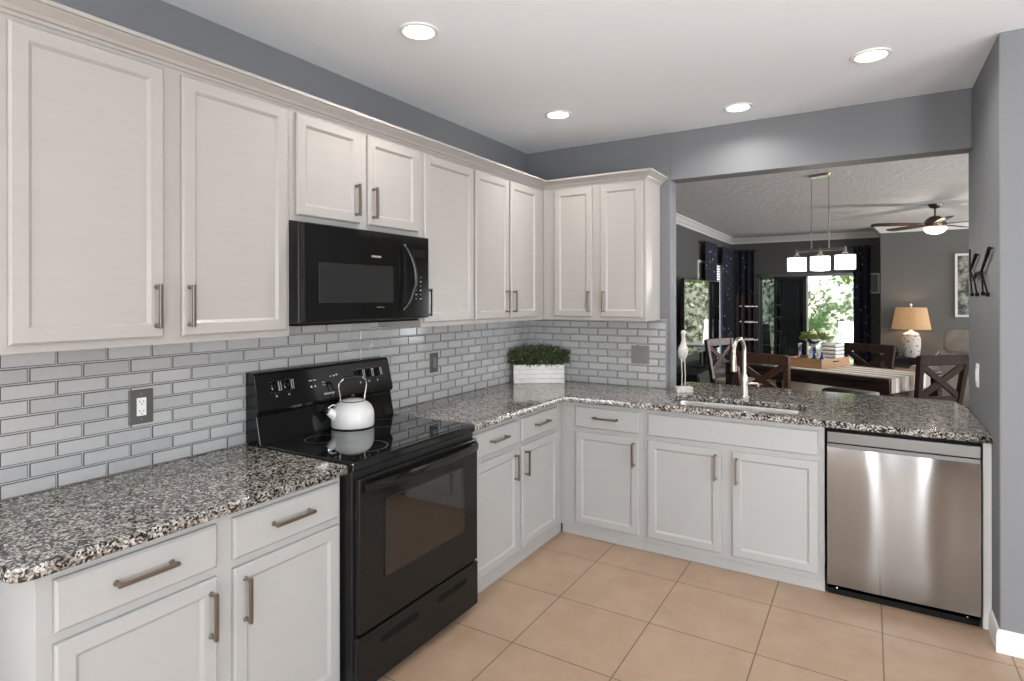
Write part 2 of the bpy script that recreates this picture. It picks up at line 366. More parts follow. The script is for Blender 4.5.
wf = window_frame('window_3', -.10, -.03, 6.1, 7.35, .3, 2.22, 1, 'y')
bl = MB()
for k in range(40): bl.box(-.025, -.005, 6.13, 7.32, .34+k*.047, .34+k*.047+.014)
bl.build('blind', 'white', wf)
# far wall with the sliding glass door, lamp wall, right wall of the living area
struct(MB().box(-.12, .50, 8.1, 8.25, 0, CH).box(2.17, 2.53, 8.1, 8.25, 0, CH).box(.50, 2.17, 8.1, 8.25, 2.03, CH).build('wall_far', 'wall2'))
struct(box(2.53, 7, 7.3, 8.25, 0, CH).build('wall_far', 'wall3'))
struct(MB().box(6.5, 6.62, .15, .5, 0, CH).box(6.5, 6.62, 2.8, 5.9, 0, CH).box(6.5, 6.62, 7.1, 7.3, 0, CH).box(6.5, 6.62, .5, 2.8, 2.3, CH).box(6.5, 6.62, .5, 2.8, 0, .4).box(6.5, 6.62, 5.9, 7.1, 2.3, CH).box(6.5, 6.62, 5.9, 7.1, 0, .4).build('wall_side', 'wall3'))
window_frame('added_window_4', 6.52, 6.58, .5, 2.8, .4, 2.3, 2, 'y')  # unseen living room window, invented to bring in light
window_frame('added_window_6', 6.52, 6.58, 5.9, 7.1, .4, 2.3, 1, 'y')  # another invented window out of view, for the second living lamp
window_frame('added_window_7', -.09, -.03, -6.1, -4.7, .4, 2.3, 2, 'y')  # unseen window behind the camera, added to light the right wall
# crown moulding of the dining room
CP = [(0, 0), (.10, 0), (.10, -.012), (.075, -.03), (.05, -.06), (.022, -.085), (.018, -.11), (0, -.11)]
def crown(a, b, n, name, m='trimwhite', prof=CP, z=CH, ext0=0, ext1=0, parent=None):
    a, b, n = Vector(a), Vector(b), Vector(n); t = (b-a).normalized()
    R = [[p+n*q[0]+Vector((0, 0, z+q[1]))+t*(s*q[0]) for q in prof] for p, s in ((a, ext0), (b, ext1))]
    return MB().rings(R).build(name, m, parent)
struct(crown((0, .15, 0), (0, 8.1, 0), (1, 0, 0), 'trim_1', ext1=-1))
struct(crown((0, 8.1, 0), (2.53, 8.1, 0), (0, -1, 0), 'trim_2', ext0=1, ext1=-1))
struct(crown((2.53, 8.1, 0), (2.53, 7.3, 0), (-1, 0, 0), 'trim_3', ext0=1, ext1=1))
struct(crown((2.53, 7.3, 0), (6.5, 7.3, 0), (0, -1, 0), 'trim_4', ext0=-1))
struct(crown((1.17, .15, 0), (0, .15, 0), (0, 1, 0), 'trim_5'))
# sliding glass door
d = thing('door_1', None, None, (0, 8.1, 0)); d['kind'] = 'structure'
MB().box(.50, .54, .02, .12, 0, 2.03).box(2.12, 2.17, .02, .12, 0, 2.03).box(.50, 2.17, .02, .12, 1.98, 2.03).box(.50, 2.17, .02, .12, 0, .03).build('door_frame', 'steelstrip', d)
for i, (a, b, yy) in enumerate(((.54, 1.30, .09), (.80, 1.36, .05))):
    p = MB().box(a, a+.045, yy-.015, yy+.015, .03, 1.98).box(b-.05, b, yy-.015, yy+.015, .03, 1.98).box(a, b, yy-.015, yy+.015, 1.93, 1.98).box(a, b, yy-.015, yy+.015, .03, .10).build('door_panel', 'blacksat' if i else 'steelstrip', d)
    box(a+.045, b-.05, yy-.003, yy+.003, .10, 1.93).build('pane', 'tint', p)
vb = thing('vertical_blind', 'grey vertical blind slats drawn behind the closed door panel', 'blind', (0, 8.215, 0))
mb = MB()
for k in range(8):
    a_ = .84+k*.062; mb.rings([[(a_, -.012, z), (a_+.045, .022, z), (a_+.045, .025, z), (a_, -.009, z)] for z in (.05, 1.96)])
mb.build('slats', mat('grey_blind', (.7, .7, .7), .7), vb)
box(.80, 1.36, -.02, .02, 1.965, 2.0).build('head_rail', 'trimwhite', vb)
box(1.365, 1.385, .02, .12, .03, 1.98).build('door_post', 'trimwhite', d)

# baseboard at the right wall
bb = [(0, 0), (.014, 0), (.014, .075), (.009, .095), (0, .10)]
mb = MB()
mb.rings([[(OX1-q[0], -.80-q[0], q[1]) for q in bb], [(OX1-q[0], -.612, q[1]) for q in bb]])
mb.rings([[(OX1-q[0], -.80-q[0], q[1]) for q in bb], [(5.48, -.80-q[0], q[1]) for q in bb]])
struct(mb.build('baseboard_right', 'trimwhite'))

# ------------------------------------------------------------------ backsplash tiles
def backsplash(label, axis, a0, a1, rows_hi, ph, name):
    root = thing(name, label, 'backsplash'); root['kind'] = 'structure'
    mb = MB(); edge = []; P, H, g_ = .1555, .0527, .0048
    def one(u0, u1, z0, z1):
        t = .010; e = .0026
        def q(u, n_, z): return (n_, u, z) if axis == 'x' else (u, -n_, z)
        R = [[(u0, .002, z0), (u1, .002, z0), (u1, .002, z1), (u0, .002, z1)], [(u0, t-e, z0), (u1, t-e, z0), (u1, t-e, z1), (u0, t-e, z1)],
             [(u0+e, t, z0+e), (u1-e, t, z0+e), (u1-e, t, z1-e), (u0+e, t, z1-e)]]
        mb.rings([[q(*p) for p in r] for r in R]); edge.extend([1, 1, 1, 1, 1, 1, 1, 1, 0, 0])
    for r in range(12):
        z0 = CT+.002+r*H
        off = ph + (P/2 if r % 2 else 0)
        k = math.floor((a0-off)/P)
        while off+k*P < a1:
            u0, u1 = max(off+k*P, a0), min(off+(k+1)*P, a1); zt = min(z0+H-g_, rows_hi((u0+u1)/2))
            if u1-u0 > .012 and zt-z0 > .008: one(u0+g_/2, u1-g_/2, z0, zt)
            k += 1
    tf = mb.build('tile_field', 'tile', root); tf.data.materials.append(M['tileedge']); tf.data.polygons.foreach_set('material_index', edge)
    gb = MB()
    if axis == 'x': gb.box(.0005, .0055, a0, a1, CT, 1.42).box(.0005, .0055, -2.54, -1.71, 1.42, 1.5)
    else: gb.box(a0, a1, -.0055, -.0005, CT, 1.42)
    gb.build('grout', 'grout', root)
backsplash('grey brick backsplash tiles on the range wall', 'x', -3.56, -.006, lambda u: 1.475 if -2.54 < u < -1.71 else 1.413, -3.25, 'tile_backsplash')
backsplash('grey brick backsplash tiles on the wall beside the pass-through opening', 'y', .006, 1.145, lambda u: 1.413, .543-.1555*.0, 'tile_backsplash')

# ------------------------------------------------------------------ cabinets
def door_mesh(x0, x1, z0, z1, fr=.044, y=0, th=.019, flat=False):
    def ring(i, yy): return [(x0+i, yy, z0+i), (x1-i, yy, z0+i), (x1-i, yy, z1-i), (x0+i, yy, z1-i)]
    if flat: R = [ring(0, y), ring(0, y-th+.007), ring(.007, y-th)]
    else: R = [ring(0, y), ring(0, y-th+.006), ring(.006, y-th), ring(fr, y-th), ring(fr+.004, y-th+.003), ring(fr+.011, y-th+.0095)]
    mb = MB(); mb.rings(R, cap=True); return mb
def handle(parent, x, z, vert=True, L=.148):
    # pull with a squared bar on two flared posts, local coords, face at y=-.019
    mb = MB(); y0 = -.019
    for s in (-1, 1):
        c = (x, y0, z+s*(L/2-.008)) if vert else (x+s*(L/2-.008), y0, z)
        mb.lathe([(.0075, .0), (.0085, -.003), (.0055, -.008), (.0055, -.020), (.0085, -.027)], c, 12, 'y')
    if vert: mb.box(x-.0055, x+.0055, y0-.036, y0-.025, z-L/2, z+L/2)
    else: mb.box(x-L/2, x+L/2, y0-.036, y0-.025, z-.0055, z+.0055)
    return mb.build('handle', 'nickel', parent, bev=.0015, label='brushed nickel bar pull')
def cab(name, label, loc, rz, W, z0, z1, D, m, doors=(), drawers=(), group=None, toe=False, hollow=None):
    t = thing(name, label, 'cabinet', loc, rz, group)
    mb = MB()
    if toe: mb.box(0, W, 0, D, .062, z1).box(0, W, .010, D, 0, .062)
    elif hollow: mb.box(0, W, 0, .02, z0, z1).box(0, .018, .02, D, z0, z1).box(W-.018, W, .02, D, z0, z1).box(.018, W-.018, D-.01, D, z0, z1).box(.018, W-.018, .02, D-.01, z0, z0+.02).box(.018, W-.018, .02, D-.01, z1-.02, z1)
    else: mb.box(0, W, 0, D, z0, z1)
    if hollow == 'sink': mb = MB().box(0, W, 0, .02, .062, z1).box(0, .018, .02, D, .062, z1).box(W-.018, W, .02, D, .062, z1).box(.018, W-.018, .02, D-.01, .062, .08).box(0, W, .010, .03, 0, .062)
    mb.build('cabinet_body', m, t, bev=.0012, seg=1)
    for a, b, lo, hi, hx, hz in doors:
        dd = door_mesh(a, b, lo, hi).build('door', m, t)
        if hx is not None: handle(dd, hx, hz)
    for a, b, lo, hi, hx in drawers:
        dd = door_mesh(a, b, lo, hi, flat=True).build('drawer' if hx is not None else 'false_front', m, t)
        if hx is not None: handle(dd, hx, (lo+hi)/2+.005, False, .165)
    return t
DT, DB, ET, EB = .861, .726, .697, .094
R90 = PI/2
# left run: local x = world y - y0, face at x=.611
y0 = -3.525
cab('base_cabinet', 'white two-door base cabinet left of the black range', (.611, y0, 0), R90, .982, 0, CB, .605, 'cab',
    [(-3.489-y0, -3.057-y0, EB, ET, -3.081-y0, .587), (-3.001-y0, -2.560-y0, EB, ET, -2.963-y0, .587)],
    [(-3.489-y0, -3.057-y0, DB, DT, -3.275-y0), (-3.001-y0, -2.560-y0, DB, DT, -2.782-y0)], toe=True)
y0 = -1.69
cab('base_cabinet', 'white two-door base cabinet between the black range and the inside corner', (.611, y0, 0), R90, 1.69-.60, 0, CB, .605, 'cab',
    [(-1.67-y0, -1.207-y0, EB, ET, -1.251-y0, .597), (-1.160-y0, -.700-y0, EB, ET, -1.129-y0, .593)],
    [(-1.67-y0, -1.207-y0, DB, DT, -1.433-y0), (-1.160-y0, -.700-y0, DB, DT, -.933-y0)], toe=True)
cab('base_cabinet', 'white single-door base cabinet in the corner left of the sink', (.612, -.611, 0), 0, 1.18-.612, 0, CB, .60, 'cab',
    [(.720-.612, 1.152-.612, EB, ET, 1.123-.612, .596)], [(.720-.612, 1.152-.612, DB, DT, .937-.612)], toe=True)
cab('sink_cabinet', 'white two-door sink base cabinet with blank panel under the sink', (1.181, -.611, 0), 0, 2.174-1.181, 0, CB, .60, 'cab',
    [(1.209-1.181, 1.645-1.181, EB, ET, 1.615-1.181, .592), (1.705-1.181, 2.146-1.181, EB, ET, 1.731-1.181, .587)],
    [(1.209-1.181, 2.146-1.181, DB, DT, None)], hollow='sink')
# filler between dishwasher and wall
tag(MB().box(2.838, OX1-.001, -.612, -.0, .0, CB-.001).build('filler_panel', 'trimwhite', bev=.002), 'narrow white filler panel between dishwasher and right wall', 'panel')
# wall cabinets
UB, UT = 1.415, 2.39
DBu, DTu = 1.441, 2.357
y0 = -3.53; X = .312
hz = 1.547
cab('wall_cabinet', 'tall off-white two-door wall cabinet above the counter left of the microwave', (X, y0, 0), R90, .986, UB, UT, .311, 'cabup',
    [(-3.483-y0, -3.060-y0, DBu, DTu, -3.088-y0, hz), (-2.998-y0, -2.564-y0, DBu, DTu, -2.976-y0, hz)])
y0 = -2.543
cab('wall_cabinet', 'short off-white two-door wall cabinet directly over the microwave', (X, y0, 0), R90, .838, 1.900, UT, .311, 'cabup',
    [(-2.517-y0, -2.157-y0, 1.925, DTu, -2.190-y0, 2.031), (-2.105-y0, -1.740-y0, 1.925, DTu, -2.078-y0, 2.031)])
y0 = -1.704
cab('wall_cabinet', 'off-white single-door wall cabinet just right of the microwave', (X, y0, 0), R90, .484, UB, UT, .311, 'cabup',
    [(-1.688-y0, -1.228-y0, DBu, DTu, -1.667-y0, 1.55)])
y0 = -1.219
cab('wall_cabinet', 'off-white two-door wall cabinet on range wall next to the corner', (X, y0, 0), R90, 1.219-.312, UB, UT, .311, 'cabup',
    [(-1.207-y0, -.820-y0, DBu, DTu, -.899-y0+.035, 1.551), (-.797-y0, -.425-y0, DBu, DTu, -.772-y0, 1.551)])
cab('wall_cabinet', 'off-white two-door wall cabinet above the planter and beside the pass-through', (.313, -.312, 0), 0, 1.096-.313, UB, UT, .311, 'cabup',
    [(.410-.313, .712-.313, DBu, DTu, .686-.313, 1.549), (.772-.313, 1.076-.313, DBu, DTu, .799-.313, 1.549)])
# cabinet crown
KP = [(0, 0), (.004, 0), (.008, .010), (.016, .012), (.022, .022), (.040, .036), (.046, .040), (.046, .044), (.056, .046), (.056, .058), (0, .058)]
KZ = 2.374
mb = MB()
def kring(fx): return [fx(q) for q in KP]
pts = []
# path: start (x=.312,y=-3.53) -> (.312,-.312) -> (1.096,-.312) -> (1.096,0)
R = [[(.313+q[0], -3.53, KZ+q[1]) for q in KP], [(.313+q[0], -.313-q[0], KZ+q[1]) for q in KP],
     [(1.097+q[0], -.313-q[0], KZ+q[1]) for q in KP], [(1.097+q[0], -.001, KZ+q[1]) for q in KP]]
mb.rings(R)
tag(mb.build('crown_moulding', 'cabup'), 'stepped off-white crown moulding along tops of the wall cabinets', 'moulding')

# ------------------------------------------------------------------ counters
gl = thing('countertop', 'speckled granite countertop left of the range with rounded free corner', 'countertop')
plate('granite_slab', [[(0.001, -3.585), (.651-.05, -3.585)] + [(.601+.05*math.sin(a*PI/12), -3.535-.05*math.cos(a*PI/12)) for a in range(1, 6)] + [(.651, -3.535), (.651, -2.540), (.001, -2.540)]], CB, CT, 'granite', gl, .006)
gr = thing('countertop', 'large L-shaped speckled granite countertop holding the sink', 'countertop')
SX0, SX1, SY0, SY1 = 1.285, 2.06, -.565, -.205
outer = [(.001, -1.700), (.651, -1.700), (.651, -.651), (2.871, -.651), (2.871, .16), (2.83, .44), (1.171, .44), (1.171, -.001), (.001, -.001)]
hole = rrect(SX0, SX1, SY0, SY1, .07, 6)
plate('granite_slab', [outer, list(reversed(hole))], CB, CT, 'granite', gr, .006)
# sink
sk = thing('sink', 'stainless undermount sink set into the granite counter', 'sink')
def rr(i, z): return [(x, y, z) for x, y in rrect(SX0-.004+i, SX1+.004-i, SY0-.004+i, SY1+.004-i, max(.07-i*.5, .03), 6)]
MB().rings([rr(-.018, CB-.001), rr(0, CB-.001), rr(.004, CB-.02), rr(.012, .73), rr(.035, .705), rr(.20-.03, .70)], cap=False).build('basin', 'sinksteel', sk, smooth=True)
b = [(x, y, .70) for x, y in rrect(SX0+.166, SX1-.166, SY0+.166, SY1-.166, .005, 6)]
MB().rings([[(p[0], p[1], .698) for p in b], b]).build('basin_floor', 'sinksteel', sk)
MB().lathe([(.045, .703), (.045, .707), (.03, .706), (.028, .702)], ((SX0+SX1)/2, (SY0+SY1)/2, 0), 24).build('drain', 'chrome', sk, smooth=True)
# faucet
fx, fy = 1.682, -.10
ft = thing('kitchen_faucet', 'tall brushed nickel gooseneck faucet behind the sink', 'faucet', (fx, fy, CT))
MB().lathe([(.028, 0), (.028, .006), (.022, .012), (.020, .07), (.021, .10), (.019, .14), (.014, .155)], n=24).build('faucet_body', 'nickel2', ft, smooth=True)
dx, dy = -.035, -.165
arc = [(0, 0, .15), (0, 0, .30)]
for k in range(1, 13):
    a = PI*k/12; arc.append((dx*(1-math.cos(a))/2, dy*(1-math.cos(a))/2, .30+.085*math.sin(a)))
MB().tube(arc, .0125, 14).build('spout', 'nickel2', ft, smooth=True)
e = arc[-1]
MB().lathe([(.0135, .005), (.016, -.02), (.018, -.09), (.019, -.115), (.014, -.118)], (e[0], e[1], e[2]), 20).build('spray_head', 'nickel', ft, smooth=True)
MB().tube([(.012, 0, .09), (.035, .002, .092)], .012, 14).tube([(.035, .002, .092), (.085, .01, .094)], [.010, .006], 12).tube([(.083, .01, .094), (.083, .01, .075)], .006, 10).build('lever', 'nickel2', ft, smooth=True)

# ------------------------------------------------------------------ range (local x = world y, local -y = world +x)
rg = thing('kitchen_range', 'freestanding black electric range with ceramic top and oven window', 'range', (.66, -2.531, 0), R90)
W = .824
box(.004, W-.004, 0.0, .645, .05, .895).build('range_body', 'blacksat', rg, bev=.003)
for a_, b_ in ((.02, .02), (W-.06, .02), (.02, .55), (W-.06, .55)): box(a_, a_+.04, b_, b_+.04, 0, .05).build('foot', 'blackmat', rg)
box(0, W, -.012, .645, .895, .933).build('cooktop_frame', 'black', rg, bev=.007, seg=3)
ck = box(.018, W-.018, .02, .55, .9325, .9345).build('cooktop', 'cooktop', rg)
for bx, by, br in ((.21, .40, .08), (.61, .40, .10), (.21, .15, .105), (.61, .15, .08)):
    mb = MB(); n_ = 48
    mb.rings([[(bx+r_*math.cos(2*PI*j/n_), by+r_*math.sin(2*PI*j/n_), .9347) for j in range(n_)] for r_ in (br-.0012, br+.0012)], cap=False)
    mb.build('burner_ring', 'markdim', rg)
# oven door
od = MB(); od.box(.012, W-.012, -.034, -.002, .262, .868); od = od.build('oven_door', 'doorblack', rg, bev=.006, seg=3)
box(.155, .690, -.0355, -.034, .440, .752).build('oven_window', 'ovenglass', od)
mb = MB()
for (a, b, c_, d_) in ((.148, .697, .752, .757), (.148, .697, .435, .440), (.148, .155, .435, .757), (.690, .697, .435, .757)): mb.box(a, b, -.0362, -.0340, c_, d_)
mb.build('window_border', 'blacksat', od)
hp = []
for k in range(17):
    s = k/16; hp.append((.03+s*(W-.06), -.040-.035*math.sin(PI*s)**.6, .835))
mb = MB(); mb.rings([[(p[0], p[1]-.010, p[2]-.018), (p[0], p[1]-.013, p[2]), (p[0], p[1]-.010, p[2]+.018), (p[0], p[1]+.004, p[2]+.02), (p[0], p[1]+.004, p[2]-.02)] for p in hp])
mb.build('handle', 'black', od, smooth=True)
# storage drawer
sd = box(.006, W-.006, -.032, -.002, .035, .25).build('storage_drawer', 'doorblack', rg, bev=.006, seg=3)
for a, b in ((.13, .36), (.50, .72)):
    MB().rings([[(x, -.0335, z) for x, z in rrect(a, b, .175, .205, .014, 4)], [(x, -.0318, z) for x, z in rrect(a, b, .175, .205, .014, 4)]]).build('finger_recess', 'blackmat', sd)
# backguard
BG = [(.645, .93), (.545, .93), (.572, 1.055), (.556, 1.068), (.552, 1.080), (.590, 1.235), (.605, 1.243), (.645, 1.243)]
bgd = MB().prism(BG, 'x', -.012, W+.008).build('backguard', 'black', rg, bev=.004)
def bgp(x, s, off=0):  # point on the slanted face, s 0 bottom .. 1 top
    return (x, .552+.038*s-off, 1.08+.155*s)
tilt = math.atan2(.038, .155)
for kx in (.088, .155, .600, .662, .724):
    base = bgp(kx, .60)
    kb = MB().lathe([(.024, 0), (.024, -.004), (.019, -.006), (.017, -.022), (.015, -.024)], (0, 0, 0), 24, 'y')
    k = kb.build('knob', 'black', rg, smooth=True); k.location = base; k.rotation_euler = (-tilt, 0, 0)
    box(-.0065, .0065, -.034, -.022, -.022, .022).build('knob_grip', 'blacksat', k, bev=.001)
    mk = MB().box(-.0066, -.0046, -.0345, -.0335, -.021, .021).box(.0046, .0066, -.0345, -.0335, -.021, .021).build('knob_mark', 'mark', k)
    g_ = MB()
    for j in range(9):
        a = PI*(.75+j*1.5/8); g_.box(.031*math.cos(a+PI/2)-.0012, .031*math.cos(a+PI/2)+.0012, -.0008, .0, .031*math.sin(a+PI/2)-.0012, .031*math.sin(a+PI/2)+.0012)
    g_.build('dial_marks', 'markdim', k)
    g_ = MB().box(-.004, .004, -.0009, 0, -.047, -.0455).box(-.004, .004, -.0009, 0, -.0405, -.039).box(-.004, -.0025, -.0009, 0, -.047, -.039).box(.0025, .004, -.0009, 0, -.047, -.039)
    g_.build('burner_symbol', 'mark', k)
def bmark(x0, x1, s0, s1, m='mark'):
    a, b = bgp(x0, s0, .0006), bgp(x1, s1, .0006)
    MB().rings([[(x0, a[1], a[2]), (x1, a[1], a[2]), (x1, b[1], b[2]), (x0, b[1], b[2])], [(x0, a[1]+.001, a[2]), (x1, a[1]+.001, a[2]), (x1, b[1]+.001, b[2]), (x0, b[1]+.001, b[2])]]).build('printed_mark', m, rg)
for x0, x1, s0, s1 in ((.275, .292, .62, .64), (.300, .317, .62, .64), (.280, .288, .42, .47), (.303, .311, .42, .47), (.352, .366, .52, .535), (.352, .370, .44, .45),
                       (.405, .412, .66, .69), (.424, .434, .66, .70), (.442, .452, .68, .72)): bmark(x0, x1, s0, s1)
t_ = text('logo', 'FRIGIDAIRE', .013, bgp(.385, .16, .0012), (PI/2-tilt, 0, 0), 'mark', rg)

# kettle
kt = thing('tea_kettle', 'white enamel tea kettle with wire handle on the black cooktop', 'kettle', (.175, -2.062, .9347), YAW+.38)
body = [(.092, 0), (.100, .002), (.104, .010), (.105, .035), (.1045, .060), (.101, .082), (.091, .104), (.074, .119), (.057, .127), (.055, .124)]
MB().lathe(body, n=48).build('kettle_body', 'kettle', kt, smooth=True)
MB().lathe([(.1005, .0008), (.1035, .002), (.1052, .005)], n=48, cap=False).build('base_band', 'chrome', kt, smooth=True)
ld = MB().lathe([(.056, .124), (.057, .128), (.050, .133), (.030, .138), (.008, .140)], n=40).build('lid', 'kettle', kt, smooth=True)
MB().lathe([(.0565, .123), (.0585, .1265), (.0565, .130)], n=40, cap=False).build('lid_rim', 'black', ld, smooth=True)
MB().lathe([(.004, .138), (.005, .146), (.012, .152), (.012, .160), (.006, .165)], n=20).build('lid_knob', 'blacksat', ld, smooth=True)
sp_ = MB().tube([(-.080, -.028, .058), (-.104, -.036, .078), (-.122, -.042, .094)], [.028, .022, .017], 18).build('spout', 'kettle', kt, smooth=True)
MB().tube([(-.119, -.041, .091), (-.126, -.043, .098)], [.0175, .0175], 18).tube([(-.122, -.043, .106), (-.102, -.037, .118), (-.082, -.03, .116)], [.004, .004, .004], 8).build('spout_lid', 'chrome', sp_, smooth=True)
hp = [(-.060, 0, .115), (-.060, 0, .150), (-.068, 0, .195), (-.066, 0, .215), (-.045, 0, .236), (0, 0, .246), (.045, 0, .243), (.064, 0, .228), (.068, 0, .205), (.060, 0, .160), (.056, 0, .118)]
MB().tube(hp, .0036, 8).build('handle', 'chrome', kt, smooth=True)
MB().tube(hp[4:7], .0085, 12).build('grip', 'blacksat', kt, smooth=True)

# microwave (local x = world y, front at local y=0 -> world x=.405)
mw = thing('microwave', 'black over-the-range microwave with curved handle above the range', 'microwave', (.405, -2.543, 1.468), R90)
WM, HM = .80, .424
box(0, WM, .035, .400, 0, HM).build('microwave_body', 'blacksat', mw, bev=.003)
box(.02, WM-.02, .06, .38, -.012, 0).build('vent_base', 'blackmat', mw)
md = box(.003, .613, 0, .032, .004, HM-.004).build('door', 'black', mw, bev=.006, seg=3)
box(.075, .525, -.0012, .0005, .085, .258).build('window', 'mwglass', md, bev=.0004)
hp = []
for k in range(15):
    s = k/14; a = math.sin(PI*s); hp.append((.585+.052*a**.9, -.012-.034*a**.6, .045+s*.325))
MB().tube(hp, [.006+.006*math.sin(PI*k/14) for k in range(15)], 12).build('handle', 'black', md, smooth=True)
cp = box(.617, WM-.003, 0, .032, .004, HM-.004).build('control_panel', 'black', mw, bev=.006, seg=3)
for r in range(8):
    for c_ in range(2 if r > 1 else 1):
        box(.690+c_*.035, .698+c_*.035, -.0012, .0004, .100+(7-r)*.022, .104+(7-r)*.022).build('button', 'markdim' if (r+c_) % 2 else 'mark', cp)
box(.66, .765, -.001, .0004, .315, .355).build('display', 'blackmat', cp)
text('logo', 'FRIGIDAIRE', .0125, (.412, -.0012, .300), (PI/2, 0, 0), 'mark', md)
box(.415, .465, -.001, .0003, .062, .064).build('printed_mark', 'markdim', md)
box(-.0012, .0005, .10, .104, .02, .34).build('side_trim', 'steelstrip', mw)

# ------------------------------------------------------------------ dishwasher
dw = thing('dishwasher', 'stainless steel dishwasher under the right end of the counter', 'dishwasher', (2.180, -.611, 0))
WD = .654
box(.004, WD-.002, .012, .56, .03, CB-.003).build('dishwasher_body', 'blackmat', dw)
nx, nz = 48, 12; mb = MB()
def prof(u, v):  # gentle bow of the sheet metal
    return -.028 - .0065*math.sin(PI*u)*(.25+math.sin(PI*v)) + .0007*math.sin(5*PI*u)
X0, X1 = .008, WD-.006; Z0, Z1 = .062, .785
R = []
for i in range(nz+1):
    v_ = i/nz; z = Z0+(Z1-Z0)*v_
    R.append([(X0+(X1-X0)*j/nx, prof(j/nx, v_) + (.004 if i in (0, nz) else 0), z) for j in range(nx+1)] + [(X1, .0, z), (X0, .0, z)])
mb.rings(R); o = mb.build('door_panel', 'steel', dw, smooth=True)
box(X0, X1, -.018, .0, .785, .803).build('handle_lip', 'steelstrip', dw)
box(X0, X1, -.012, .0, .803, .811).build('handle_pocket', 'blackmat', dw)
box(X0, X1, -.030, .0, .811, .868).build('control_strip', 'steelstrip', dw, bev=.002)
box(X0+.002, WD-.008, .012, .022, .0, .055).build('kick_plate', 'blackmat', dw)
for xx in (.05, .60): MB().lathe([(.004, .012), (.004, .009), (.002, .008)], (xx, 0, .035), 10, 'y').build('screw', 'chrome', dw)

# ------------------------------------------------------------------ plates on the walls
def plate_dev(name, label, cat, loc, rz, w_, h_, kind, pm, dm):
    t = thing(name, label, cat, loc, rz)
    box(-w_/2, w_/2, -.007, 0, -h_/2, h_/2).build('cover_plate', pm, t, bev=.003)
    if kind == 'outlet':
        box(-.017, .017, -.010, -.006, -.034, .034).build('receptacle', dm, t, bev=.001)
        for s in (-1, 1):
            MB().box(-.008, -.006, -.0105, -.009, s*.018-.002, s*.018+.006).box(.006, .008, -.0105, -.009, s*.018-.002, s*.018+.006).box(-.002, .002, -.0105, -.009, s*.018-.010, s*.018-.006).build('slot', 'blackmat', t)
        for s in (-1, 1): MB().lathe([(.003, -.006), (.003, -.0085)], (0, 0, s*.048), 8, 'y').build('screw', 'chrome', t)
    elif kind == 'rocker':
        box(-.015, .015, -.012, -.006, -.033, .033).build('rocker', dm, t, bev=.002)
    elif kind == 'combo':
        box(-.045, -.012, -.010, -.006, -.034, .034).build('receptacle', dm, t, bev=.001)
        box(.012, .045, -.012, -.006, -.034, .034).build('rocker', dm, t, bev=.002)
    return t
M['pewter'] = mat('pewter_plate', (.13, .125, .115), .4, .6)
M['pewter2'] = mat('light_pewter', (.20, .20, .195), .45, .3)
plate_dev('outlet', 'dark metal outlet with white receptacle on backsplash left of range', 'outlet', (.009, -2.980, 1.162), R90, .088, .130, 'outlet', 'pewter', 'white')
plate_dev('light_switch', 'dark grey switch plate on backsplash between range and corner', 'switch', (.009, -1.222, 1.164), R90, .08, .125, 'rocker', 'pewter', 'pewter2')
plate_dev('outlet', 'grey double-width outlet plate on backsplash right of the planter', 'outlet', (.952, -.009, 1.160), 0, .135, .132, 'combo', 'pewter2', 'pewter2')
plate_dev('light_switch', 'white switch plate on the narrow wall right of the opening', 'switch', (OX1-.001, -.215, 1.16), -R90, .075, .125, 'rocker', 'white', 'white')

# wall sculpture on right wall: two black stick figures joined by a braided strap
wa = thing('wall_sculpture', 'black metal stick figure wall sculpture on right wall above light switch', 'wall art', (OX1, 0, 0))
def wp(u, v, off=.014):   # traced joint -> its place on the plane x = OX1-off
    X_ = OX1-off; dd = Vector((u, v)); r = FW+RT*((u-512)/587.1)+UP*((298.465-v)/587.1); t = (X_-2.3834)/r.x
    return (X_-OX1, -4.1517+r.y*t, 1.5711+r.z*t)
J = {k: wp(*k) for k in ((989.5, 249), (981.5, 272), (983, 294), (987.5, 295), (976, 255.5), (970, 272), (974, 280), (972, 295), (977, 295), (974.5, 276), (970, 250))}
MB().tube([J[(989.5, 249)], J[(981.5, 272)]], [.009, .006], 8).tube([J[(981.5, 272)], J[(983, 294)]], [.0045, .004], 8).tube([J[(981.5, 272)], J[(987.5, 295)]], [.0045, .004], 8).build('figure', 'blackmat', wa, smooth=True)
MB().tube([J[(976, 255.5)], J[(970, 272)]], [.009, .006], 8).tube([J[(970, 272)], J[(974, 280)], J[(977, 295)]], [.005, .0045, .004], 8).tube([J[(970, 272)], J[(972, 295)]], [.0045, .004], 8).tube([J[(970, 250)], J[(970, 272)]], [.004, .004], 8).build('figure', 'blackmat', wa, smooth=True)
MB().tube([J[(981.5, 272)], wp(976, 274), J[(974, 280)]], .006, 8).tube([wp(981, 274), wp(977, 276.5), wp(973, 281)], .005, 8).build('strap', 'blackmat', wa, smooth=True)
for k in ((983, 294), (987.5, 295), (972, 295), (977, 295)):
    p = J[k]; MB().lathe([(.004, -.012), (.009, -.009), (.009, .004), (.004, .010)], p, 10).build('foot', 'blackmat', wa, smooth=True)
mb = MB()
for k in ((989.5, 249), (976, 255.5)):
    p = J[k]; mb.tube([p, (0, p[1], p[2])], .004, 6)
mb.build('mounting_pin', 'blackmat', wa)

